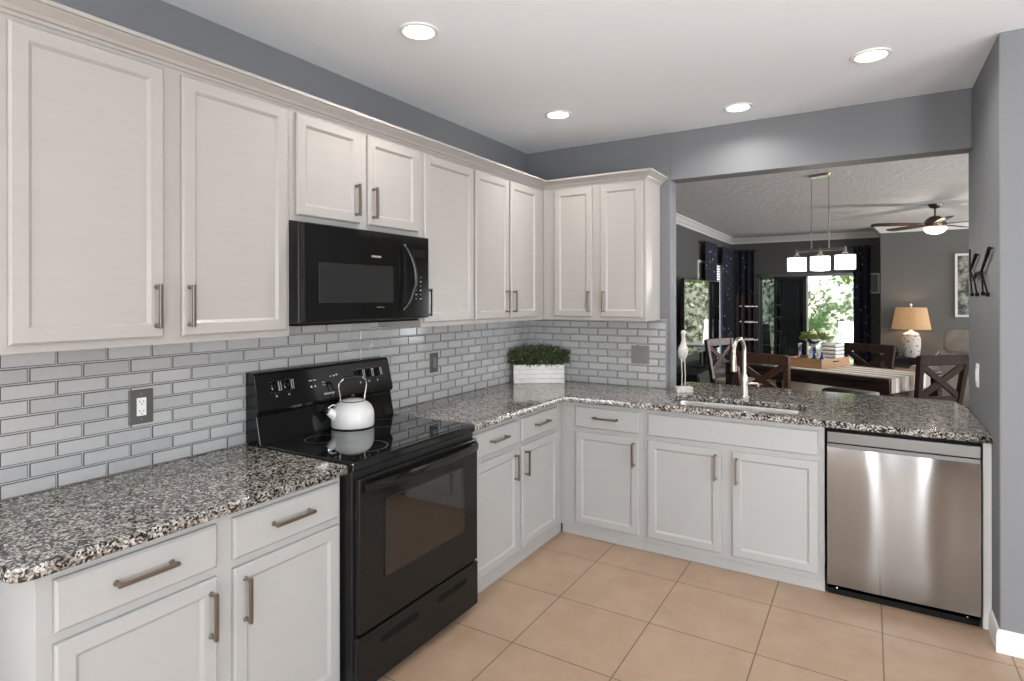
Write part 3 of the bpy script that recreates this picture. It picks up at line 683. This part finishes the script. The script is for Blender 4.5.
# ------------------------------------------------------------------ planter and heron on the counter
pa = (.017+.338)/2, (-.276-.021)/2; ang = math.atan2(.255, .321); ang = 0.625
pl = thing('planter_box', 'distressed white wooden planter of small green shrub in the counter corner', 'planter', (.232, -.232, CT), ang)
mb = MB(); L_, D_, H_ = .388, .10, .142
for k in range(4):
    z = k*.0355+.0006; mb.box(-L_/2, L_/2, 0, .012, z, z+.034).box(-L_/2, L_/2, D_-.012, D_, z, z+.034)
    mb.box(-L_/2, -L_/2+.012, .012, D_-.012, z, z+.034).box(L_/2-.012, L_/2, .012, D_-.012, z, z+.034)
mb.build('box', 'boxwood', pl, bev=.001, seg=1)
box(-L_/2+.012, L_/2-.012, .012, D_-.012, .003, .128).build('soil', 'soil', pl)
rnd = random.Random(3)
def smp(r):
    a = r.uniform(-1, 1); x = a*.238; hmax = .268-.045*abs(a)**3+.012*math.sin(23*a)+abs(r.gauss(0, .010))
    p = (x, r.uniform(0, .10), r.uniform(.155, .25)) if abs(x) > .18 else (x, .05+r.gauss(0, .042), r.uniform(.13, hmax))
    wx = .232+p[0]*math.cos(ang)-p[1]*math.sin(ang); wy = -.232+p[0]*math.sin(ang)+p[1]*math.cos(ang)
    return p if wx > .03 and wy < -.03 else smp(r)
leaves(5600, smp, .015, rnd, .55).build('foliage', 'leaf', pl)
hr = thing('heron_figurine', 'slender white heron figurine on block base beside the opening', 'figurine', (1.285, -.085, CT), .55)
hr.scale = (1, 1, 1.03)
box(-.056, .056, -.036, .036, 0, .036).build('base', 'stone', hr, bev=.004)
MB().tube([(-.012, 0, .034), (-.010, 0, .12), (-.016, 0, .235)], [.0035, .003, .005], 8).tube([(.010, 0, .034), (.012, 0, .12), (.006, 0, .235)], [.0035, .003, .005], 8).build('legs', 'stone', hr, smooth=True)
MB().tube([(-.002, .03, .205), (-.004, .012, .235), (-.006, 0, .265), (-.004, -.004, .298), (-.002, -.002, .318), (.001, 0, .345), (-.002, 0, .372), (-.002, 0, .385)], [.008, .028, .036, .031, .020, .014, .012, .014], 14)\
    .tube([(-.002, 0, .378), (-.002, -.002, .393), (-.002, -.006, .405), (-.002, -.01, .413)], [.013, .018, .016, .006], 12).tube([(-.002, -.010, .398), (-.002, -.024, .375), (-.002, -.030, .350)], [.005, .004, .0015], 8).build('body', 'stone', hr, smooth=True)

# ------------------------------------------------------------------ recessed ceiling lights
def can_light(x, y, label):
    t = thing('recessed_light', label, 'ceiling light', (x, y, CH), 0, 'recessed ceiling lights')
    MB().lathe([(.066, -.0005), (.088, -.001), (.086, -.007), (.070, -.009), (.062, -.002)], n=36).build('trim_ring', 'white', t, smooth=True)
    MB().lathe([(.061, -.001), (.061, -.0045)], n=36).build('lens', 'glow', t)
    area('recessed_lamp', (x, y, CH-.012), (0, 0, -1), .12, .12, 5, (1, .97, .93), 'DISK', 2.6)
can_light(.69, -2.16, 'recessed ceiling light nearest the camera, above the range')
can_light(.68, -.79, 'recessed ceiling light above the inside corner of the counter')
can_light(1.69, -.335, 'recessed ceiling light above the sink next to the header wall')
can_light(2.388, -.813, 'recessed ceiling light in front of the dishwasher')

# ------------------------------------------------------------------ pendant over dining table
TA = -.455
ch = thing('linear_pendant', 'three-shade satin nickel linear pendant over the dining table', 'pendant light', (1.975, 2.17, 0), TA)
MB().rings([[(x, y, CH-.022) for x, y in rrect(-.10, .10, -.045, .045, .044, 6)], [(x, y, CH-.001) for x, y in rrect(-.115, .115, -.055, .055, .054, 6)]]).build('canopy', 'chrome', ch)
BZ = 2.03
for s in (-.085, .085):
    MB().tube([(s, 0, CH-.02), (s, 0, BZ)], .0055, 10).build('rod', 'nickel2', ch)
MB().bar((-.245, 0, BZ), (.245, 0, BZ), .014, .022).build('crossbar', 'nickel2', ch, bev=.002)
for s in (-.235, 0, .235):
    f_ = MB().lathe([(.007, .0), (.009, -.02), (.014, -.03), (.014, -.055), (.028, -.062)], (s, 0, BZ+.02), 16).tube([(s, 0, BZ-.01), (s+.022, 0, BZ-.035), (s+.030, 0, BZ-.062)], .003, 6).tube([(s, 0, BZ-.01), (s-.022, 0, BZ-.035), (s-.030, 0, BZ-.062)], .003, 6).build('socket', 'nickel2', ch, smooth=True)
    MB().lathe([(.084, BZ-.062), (.086, BZ-.066), (.086, BZ-.192), (.084, BZ-.195)], (s, 0, 0), 32).build('glass_shade', 'shadeglow', ch, smooth=True)
def point(name, loc, e, col=(1, .9, .75), r=.05):
    d_ = bpy.data.lights.new(name, 'POINT'); d_.energy = e; d_.color = col; d_.shadow_soft_size = r
    o_ = bpy.data.objects.new(name, d_); C.objects.link(o_); o_.location = loc
point('pendant_lamp', (1.975, 2.17, BZ-.24), 12, (1, .95, .88))

# ------------------------------------------------------------------ ceiling fan
fn = thing('ceiling_fan', 'dark bronze five-blade ceiling fan with lit bowl light', 'ceiling fan', (3.08, 4.92, 0))
MB().lathe([(.075, CH-.001), (.070, CH-.02), (.055, CH-.045), (.03, CH-.055), (.012, CH-.06), (.012, 2.60), (.05, 2.595), (.085, 2.57), (.115, 2.53), (.12, 2.50), (.115, 2.47), (.09, 2.455)], n=36).build('motor_housing', 'bronze', fn, smooth=True)
MB().lathe([(.120, 2.455), (.122, 2.44), (.112, 2.415), (.085, 2.392), (.045, 2.378), (.005, 2.374)], n=36).build('light_bowl', mat('lit_bowl', (1, .95, .85), .4, emit=(1, .88, .68), es=3.2), fn, smooth=True)
bl_ = MB(); bl_.rings([[(x, y, z_) for x, y in ((.10, -.03), (.22, -.055), (.5, -.068), (.70, -.065), (.745, -.03), (.745, .03), (.70, .065), (.5, .068), (.22, .055), (.10, .03))] for z_ in (-.004, .004)])
for a in (203, 131, 59, 347, 275):
    b_ = bl_.build('blade', 'darkwood', fn); b_.location = (0, 0, 2.50); b_.rotation_euler = (math.radians(9), 0, math.radians(a))
    MB().box(.08, .20, -.018, .018, -.010, -.004).build('blade_arm', 'bronze', b_)
point('fan_lamp', (3.08, 4.92, 2.30), 14, (1, .93, .82))

# ------------------------------------------------------------------ dining table group
TC = (2.01, 2.37)
tb = thing('dining_table', 'dark espresso counter-height dining table beyond the kitchen counter', 'table', (TC[0], TC[1], 0), TA)
box(-.80, .80, -.48, .48, .865, .900).build('tabletop', 'darkwood', tb, bev=.006)
box(-.74, .74, -.42, .42, .775, .865).build('apron', 'darkwood', tb)
for sx in (-1, 1):
    for sy in (-1, 1):
        box(sx*.76-.04, sx*.76+.04, sy*.44-.04, sy*.44+.04, 0, .865).build('leg', 'darkwood', tb, bev=.004)
def tl(x, y):  # table coordinates to world
    return (TC[0]+x*math.cos(TA)-y*math.sin(TA), TC[1]+x*math.sin(TA)+y*math.cos(TA))
rn = thing('table_runner', 'grey and cream striped runner hanging over the table end', 'table runner', (*tl(0, 0), 0), TA)
MB().rings([[(x, -.455, z), (x, .24, z), (x, .24, z+.003), (x, -.455, z+.003)] for x, z in ((-.30, .9005), (.79, .9005))]).box(.8015, .8045, -.455, .24, .78, .9035).box(.785, .8045, -.455, .24, .9005, .9035).build('cloth', 'runner', rn)
TX, TY = -.045, -.058
tr = thing('serving_tray', 'honey wood box tray on the dining table holding centrepiece', 'tray', (*tl(TX, TY), .9045), TA)
A_, B_ = .175, .245
MB().box(-A_, A_, -B_, B_, 0, .012).box(-A_, A_, -B_, -B_+.014, .012, .088).box(-A_, A_, B_-.014, B_, .012, .088).box(-A_, -A_+.014, -B_+.014, B_-.014, .012, .088).build('tray_body', 'oak', tr, bev=.002)
o = box(A_-.014, A_, -B_+.014, B_-.014, .012, .088).build('tray_end', 'oak', tr)
box(-.05, .05, -.006, .004, -.004, .004).build('handle', 'blackmat', tr).matrix_local = Matrix.Translation((A_+.003, 0, .06)) @ Matrix.Rotation(R90, 4, 'Z')
zt = .9045+.012
def on(x, y): return (*tl(TX+x, TY+y), zt+.0005)
cs = thing('pedestal_dish', 'blue and white china pedestal dish with ring of moss', 'dish', on(-.06, .02))
cs.scale = (1, 1, 1.78)
MB().lathe([(.045, 0), (.045, .008), (.024, .02), (.018, .05), (.026, .075), (.02, .10), (.06, .125), (.095, .135), (.095, .142)], n=32).build('pedestal', 'bluewhite', cs, smooth=True)
rnd = random.Random(5)
def ms(r):
    a = r.uniform(0, 2*PI); q = r.uniform(.055, .118); return (q*math.cos(a), q*math.sin(a), r.uniform(.140, .168))
leaves(900, ms, .016, rnd, .7).build('moss', mat('green_moss', (.10, .14, .02), .8), cs)
cn = thing('pillar_candle', 'cream ball candle inside clear dome on the pedestal dish', 'candle', (on(-.06, .02)[0], on(-.06, .02)[1], zt+.256))
MB().lathe([(.030, 0), (.036, .02), (.036, .05), (.028, .07), (.01, .074)], n=24).build('wax', mat('candle_wax', (.75, .62, .38), .5), cn, smooth=True)
MB().lathe([(.050, .0), (.053, .03), (.050, .06), (.035, .09), (.01, .102)], n=28, cap=False).build('dome', 'dome', cn, smooth=True)
j1 = thing('small_jar', 'small blue and white jar at front of the wooden tray', 'jar', on(.03, -.15))
j1.scale = (1.3, 1.3, 2.4)
MB().lathe([(.018, 0), (.028, .015), (.03, .035), (.018, .05), (.02, .058)], n=20).build('jar_body', 'bluewhite', j1, smooth=True)
j1.children[0]
dup(j1, on(.105, -.15), None, 'small blue and white jar nearest the right corner of tray')
j3 = thing('candle_stick', 'blue and white china candlestick left of pedestal on the tray', 'candlestick', on(-.10, -.14))
j3.scale = (1.1, 1.1, 2.1)
MB().lathe([(.025, 0), (.025, .01), (.012, .02), (.018, .04), (.010, .06), (.016, .085), (.016, .10)], n=20).build('stem', 'bluewhite', j3, smooth=True)
fc = thing('folded_cloths', 'stack of folded white striped cloths on the tray', 'cloths', on(.078, .115), TA)
for k in range(6):
    z = k*.036; MB().rings([[(s*.075, y_, zz) for y_, zz in rrect(-.08, .08, z, z+.033, .014, 4)] for s in (-1, 1)]).build('cloth', 'folded', fc, bev=.004)

# dining chairs: back of the chair on local -y side, seat towards +y
M['chairwood'] = wood('dark_chair_wood', (.016, .009, .007), (.038, .021, .016), .6, stretch=(14, 14, 1))
bsdf(M['chairwood']).inputs['Specular IOR Level'].default_value = .12
def make_chair(label, loc, rz, m):
    t = thing('dining_chair', label, 'chair', loc, rz, 'dining chairs around the table')
    for s in (-1, 1):
        MB().bar((s*.20, -.19, 0), (s*.20, -.20, .60), .042, .042, (0, 1, 0)).bar((s*.20, -.20, .60), (s*.235, -.265, 1.09), .042, .042, (0, 1, 0)).build('leg', m, t)
        MB().bar((s*.205, .20, 0), (s*.205, .20, .60), .042, .042, (0, 1, 0)).build('leg', m, t)
    MB().box(-.215, .215, -.19, .22, .575, .60).build('seat_frame', m, t)
    MB().rings([[(x, y, z) for x, y in rrect(-.225+i, .225-i, -.18+i, .235-i, .04, 4)] for i, z in ((.0, .601), (0, .635), (.015, .65))]).build('seat_cushion', 'cream', t, smooth=True)
    MB().bar((-.235, -.265, 1.055), (.235, -.265, 1.055), .030, .085, (0, 0, 1)).build('top_rail', m, t, bev=.006)
    MB().bar((-.205, -.212, .72), (.205, -.212, .72), .026, .05, (0, 0, 1)).build('lower_rail', m, t)
    MB().bar((-.205, -.215, .735), (.225, -.257, 1.02), .02, .05, (0, 0, 1)).build('cross_slat', m, t)
    MB().bar((.205, -.218, .735), (-.225, -.260, 1.02), .02, .05, (0, 0, 1)).build('cross_slat', m, t)
    MB().bar((-.205, .20, .22), (.205, .20, .22), .025, .03).bar((-.20, -.19, .30), (-.205, .20, .30), .025, .03).bar((.20, -.19, .30), (.205, .20, .30), .025, .03).build('stretcher', m, t)
    return t
make_chair('brown cross-back dining chair directly behind the kitchen faucet', (1.66, 1.50, 0), TA+.12, 'redwood')
make_chair('brown cross-back dining chair at far left end of table', (1.10, 2.93, 0), TA-R90+.05, 'redwood')
make_chair('dark cross-back dining chair on the window side of the table', (2.25, 2.90-.2, 0), TA+PI, 'chairwood')
make_chair('dark cross-back dining chair at the table end by the right wall', (2.72, 2.05, 0), TA+R90-.35, 'chairwood')

# ------------------------------------------------------------------ living area
st = thing('side_table', 'black console side table against the grey lamp wall', 'side table', (2.93, 7.05, 0))
box(-.37, .37, -.2, .2, .60, .64).build('tabletop', 'blacksat', st, bev=.004)
box(-.34, .34, -.17, .17, .53, .60).build('apron', 'blacksat', st)
for sx in (-1, 1):
    for sy in (-1, 1): box(sx*.33-.02, sx*.33+.02, sy*.16-.02, sy*.16+.02, 0, .60).build('leg', 'blacksat', st)
lp = thing('table_lamp', 'white lattice table lamp with tan burlap shade on console', 'lamp', (2.93, 6.98, .6405))
MB().lathe([(.09, 0), (.10, .01), (.115, .05), (.13, .20), (.125, .30), (.10, .35)], n=32).build('lamp_base', 'weave', lp, smooth=True)
MB().lathe([(.105, .35), (.11, .36), (.08, .385), (.04, .40), (.02, .42), (.015, .45)], n=28).build('neck', 'white', lp, smooth=True)
MB().lathe([(.262, .44), (.205, .775)], n=40, cap=False).build('lamp_shade', 'burlap', lp, smooth=True)
MB().tube([(0, 0, .44), (0, 0, .80)], .004, 6).lathe([(.006, .80), (.018, .815), (.018, .83), (.004, .845)], n=14).bar((-.205, 0, .775), (.205, 0, .775), .004, .004).build('finial', 'white', lp, smooth=True)
point('table_lamp_bulb', (2.93, 6.98, .6405+.58), 5, (1, .75, .48), .04)
bw = thing('bowl', 'small dark bowl of succulents left of the lamp', 'bowl', (2.68, 6.98, .6405))
MB().lathe([(.04, 0), (.08, .03), (.10, .07), (.09, .07)], n=24).build('bowl_body', 'blacksat', bw, smooth=True)
leaves(160, lambda r: (r.gauss(0, .045), r.gauss(0, .04), r.uniform(.06, .13)), .05, random.Random(8), .4).build('succulents', 'leaf', bw)
dh = thing('dish', 'small pale leaf-shaped dish right of the lamp', 'dish', (3.19, 6.95, .6405))
MB().rings([[(x, -.04, z), (x, .04, z), (x, .04, z+.008), (x, -.04, z+.008)] for x, z in ((-.09, .0), (0, .012), (.06, .05), (.09, .10))]).build('dish_body', 'white', dh, smooth=True)
ac = thing('armchair', 'taupe leather recliner beyond the right end of table', 'armchair', (3.44, 6.12, 0), -.45)
MB().rings([[(x, y, z) for x, y in rrect(-.30+i, .30-i, -.32+i, .32-i, .08, 5)] for i, z in ((.02, .10), (0, .15), (0, .42), (.03, .47))]).build('seat', 'leather', ac, smooth=True)
MB().rings([[(x, .18+yo+y, z) for x, y in rrect(-.33+i, .33-i, 0, .2, .07, 5)] for i, z, yo in ((.02, .3, 0), (0, .45, .0), (0, .75, .06), (.02, .80, .07))]).build('backrest', 'leather', ac, smooth=True)
MB().rings([[(x, .24+yo+y, z) for x, y in rrect(-.30+i, .30-i, -.03, .18, .08, 5)] for i, z, yo in ((.04, .80, 0), (0, .84, .0), (0, 1.03, .04), (.05, 1.10, .06))]).build('headrest', 'leather', ac, smooth=True)
for s in (-1, 1): MB().rings([[(s*.40+x, y, z) for x, y in rrect(-.10, .10, -.36, .36, .07, 5)] for z in (.06, .55)]+[[(s*.40+x, y, .60) for x, y in rrect(-.07, .07, -.33, .33, .06, 5)]]).build('armrest', 'leather', ac, smooth=True)
box(-.28, .28, -.28, .28, 0, .10).build('base', 'blackmat', ac)
def picture(label, loc, rz, w_, h_, pm, fm='trimwhite', f=.035):
    t = thing('framed_picture', label, 'picture', loc, rz)
    MB().box(-w_/2, w_/2, -.025, 0, h_/2-f, h_/2).box(-w_/2, w_/2, -.025, 0, -h_/2, -h_/2+f).box(-w_/2, -w_/2+f, -.025, 0, -h_/2+f, h_/2-f).box(w_/2-f, w_/2, -.025, 0, -h_/2+f, h_/2-f).build('frame', fm, t, bev=.003)
    box(-w_/2+f, w_/2-f, -.012, -.001, -h_/2+f, h_/2-f).build('print', pm, t)
    return t
picture('large white-framed palm print on the grey lamp wall', (3.90, 7.298, 1.765), 0, .78, .99, 'palmprint')
picture('small white-framed picture on left wall above the television', (.002, 5.72, 1.99), R90, .5, .40, 'wall2')
picture('narrow white-framed print right of the sliding door curtain', (2.445, 8.098, 1.83), 0, .16, .36, 'markdim', f=.025)
# television on a black console
mc = thing('media_console', 'black media console under the television', 'console', (.30, 4.4, 0), R90)
box(-1.0, 1.0, -.22, .22, .06, .60).build('console_body', 'blacksat', mc, bev=.004)
for k in range(3): box(-.97+k*.655, -.335+k*.655, -.235, -.22, .09, .57).build('door', 'blacksat', mc, bev=.003)
for a_ in (-.95, .9):
    for b_ in (-.18, .13): box(a_, a_+.05, b_, b_+.05, 0, .06).build('foot', 'blackmat', mc)
tv = thing('television', 'large black television mirroring the bright garden', 'television', (.32, 4.48, .60), R90-.035)
box(-.90, .90, -.02, .03, .20, 1.235).build('tv_body', 'blacksat', tv, bev=.004)
box(-.885, .885, -.0215, -.0195, .215, 1.22).build('screen', mat('glossy_screen', (.004, .004, .004), .02, spec=1.0, ior=2.2), tv)
MB().box(-.25, .25, -.12, .12, 0, .012).box(-.04, .04, 0, .02, .012, .22).build('stand', 'blacksat', tv)
# curtains
def curtain(label, x0, y0_, x1, y1, z0=.02, z1=2.50, amp=.03, per=.11):
    d_ = Vector((x1-x0, y1-y0_, 0)); L = d_.length; t = d_/L; n_ = Vector((-t.y, t.x, 0)); N = max(24, int(L/.01))
    R = []
    for z, k in ((z0, 1.0), (1.2, 1.0), (z1, .7)):
        f = [t*(L*i/N)+n_*(amp*k*math.sin(2*PI*L*i/N/per)) for i in range(N+1)]
        R.append([p+n_*.004+Vector((0, 0, z)) for p in f]+[p-n_*.004+Vector((0, 0, z)) for p in reversed(f)])
    t0 = thing('curtain', label, 'curtain', (x0, y0_, 0)); MB().rings(R).build('drape', 'curtain', t0, smooth=True)
    a = Vector((0, 0, z1-.02)); MB().tube([a-t*.06, a+t*(L+.06)], .014, 10).build('rod', 'blacksat', t0, smooth=True)
    for q in (-.04, L+.04): MB().tube([a+t*q, a+t*q+n_*(.095 if True else 0)], .008, 8).build('bracket', 'blacksat', t0)
    return t0
curtain('navy curtain with silver flecks on near side of the left wall window', .10, 5.62, .10, 6.36, amp=.02)
curtain('navy curtain with silver flecks on far side of the left wall window', .10, 6.92, .10, 7.80)
curtain('navy curtain with silver flecks left of the sliding glass door', .16, 7.99, .47, 7.99)
curtain('navy curtain with silver flecks right of the sliding glass door', 2.13, 7.99, 2.39, 7.99)
# etagere
et = thing('shelf_unit', 'narrow brown open shelf unit in front of far left curtain', 'shelf', (.54, 6.70, 0), .45)
for sx in (-.1, .1):
    for sy in (-.15, .15): box(sx-.018, sx+.018, sy-.018, sy+.018, 0, 1.63).build('post', 'chairwood', et)
for z in (.25, .55, .85, 1.15, 1.42): box(-.075, .145, -.17, .17, z, z+.016).build('shelf', 'white', et)

# ------------------------------------------------------------------ garden beyond the sliding door
struct(box(-8, 12, 8.3, 11.5, -.12, -.02).build('ground', 'patio'))
struct(box(-12, 16, 11.5, 30, -.14, -.04).build('ground', 'lawn'))
rnd = random.Random(11)
o = leaves(9000, lambda r: (r.uniform(-6, 6), 13.2+r.gauss(0, .35), r.uniform(-.04, 1.95+.12*math.sin(r.uniform(0, 9)))), .16, rnd, .6).build('hedge', 'hedge'); tag(o, 'clipped grey-green hedge behind the patio', 'hedge', kind='stuff')
o = box(-6, 6, 13.0, 13.5, -.04, 1.85); o.build('hedge_core', 'hedge', bpy.data.objects['hedge'])
def tree(label, x, y, h, r_, m='tree', seed=1):
    t = thing('tree', label, 'tree', (x, y, -.04)); rr_ = random.Random(seed)
    MB().tube([(0, 0, 0), (.05, 0, h*.5), (0, .05, h)], [.12, .09, .05], 8).build('trunk', 'bark', t)
    def s_(q):
        a = Vector((q.gauss(0, 1), q.gauss(0, 1), q.gauss(0, 1))).normalized()*r_*q.uniform(.6, 1)**.5; return (a.x, a.y, h+a.z*.75)
    leaves(1500, s_, .28, rr_, .5).build('crown', m, t); return t
tree('light green leafy tree above the hedge, behind the palm', -.5, 16.5, 2.5, 1.0, seed=2)
tree('light green leafy tree above the hedge, behind the white lounger', 2.2, 18.5, 2.7, 1.0, seed=3)
tree('light green leafy tree above the hedge at the curtain edge', 4.6, 17, 2.5, 1.1, seed=4)
pm = thing('potted_palm', 'green arching palm just outside the open sliding door', 'palm', (1.12, 10.0, -.02))
MB().lathe([(.15, 0), (.20, .25), (.22, .4), (.19, .4)], n=24).build('pot', 'stone', pm, smooth=True)
rnd = random.Random(4)
for k in range(18):
    a = rnd.uniform(0, 2*PI); ln = rnd.uniform(.7, 1.0); up_ = rnd.uniform(.5, 1.25); mb = MB(); prev = None; P_ = []
    for i in range(12):
        s = i/11; P_.append(Vector((math.cos(a)*ln*s, math.sin(a)*ln*s, .4+up_*math.sin(s*2.1)*.95)))
    mb.tube(P_, [.010*(1-i/13) for i in range(12)], 5)
    for i in range(2, 12):
        d_ = (P_[i]-P_[i-1]).normalized(); sd_ = Vector((-math.sin(a), math.cos(a), 0))
        for s in (-1, 1):
            for h2 in (0, .5):
                b0 = P_[i-1].lerp(P_[i], h2); tip = b0+(sd_*s*.8+d_*.7+Vector((0, 0, -.25))).normalized()*.30*(1-abs(i/11-.5)*.8); sid = d_*.018
                b = len(mb.v); mb.v += [b0-sid, (b0+tip)/2-sid, tip, (b0+tip)/2+sid]; mb.f.append((b, b+1, b+2, b+3))
    mb.build('frond', 'palm', pm)
lc = thing('patio_lounger', 'white patio lounge chair with raised back seen through sliding door', 'lounger', (2.05, 11.0, -.02), -.15)
MB().bar((0, .05, .42), (0, .40, 1.02), .62, .07, (1, 0, 0)).v
mb = MB(); mb.rings([[(-.34, y, z), (.34, y, z), (.34, y+.06, z-.03), (-.34, y+.06, z-.03)] for y, z in ((0, .42), (.28, 1.05))]); mb.build('backrest', 'white', lc, bev=.01)
MB().box(-.34, .34, -.95, .02, .34, .42).build('seat', 'white', lc, bev=.02)
for sx in (-.3, .3):
    for sy in (-.88, .0): box(sx-.025, sx+.025, sy-.025, sy+.025, 0, .34).build('leg', 'white', lc)
pt = thing('patio_table', 'long white low patio table outside the sliding door', 'patio table', (1.85, 9.35, -.02))
box(-.75, .55, -.3, .3, .50, .55).build('tabletop', 'white', pt, bev=.01)
for sx in (-.7, .5):
    for sy in (-.25, .25): box(sx-.025, sx+.025, sy-.025, sy+.025, 0, .5).build('leg', 'white', pt)
dc = thing('patio_chair', 'dark curved patio chair behind the tinted door glass', 'patio chair', (.42, 8.9, -.02), .4)
pr = [(.0, .42), (.06, .60), (.10, .85), (.16, 1.05)]
MB().rings([[(-.24, y, z), (.24, y, z), (.24, y+.035, z), (-.24, y+.035, z)] for y, z in pr]).build('backrest', 'steelstrip', dc, smooth=True)
box(-.24, .24, -.45, .02, .40, .44).build('seat', 'steelstrip', dc, bev=.01)
for sx in (-.2, .2):
    for sy in (-.4, .0): box(sx-.015, sx+.015, sy-.015, sy+.015, 0, .40).build('leg', 'blacksat', dc)
# house wing wall left of the patio, added to tone what the glass shows
struct(box(-1.4, .05, 8.3, 10.6, -.1, 3).build('added_wing_wall', 'trimwhite'))
struct(box(-1.4, 2.53, 8.25, 9.3, 2.6, 2.75).build('roof_lanai', 'trimwhite'))
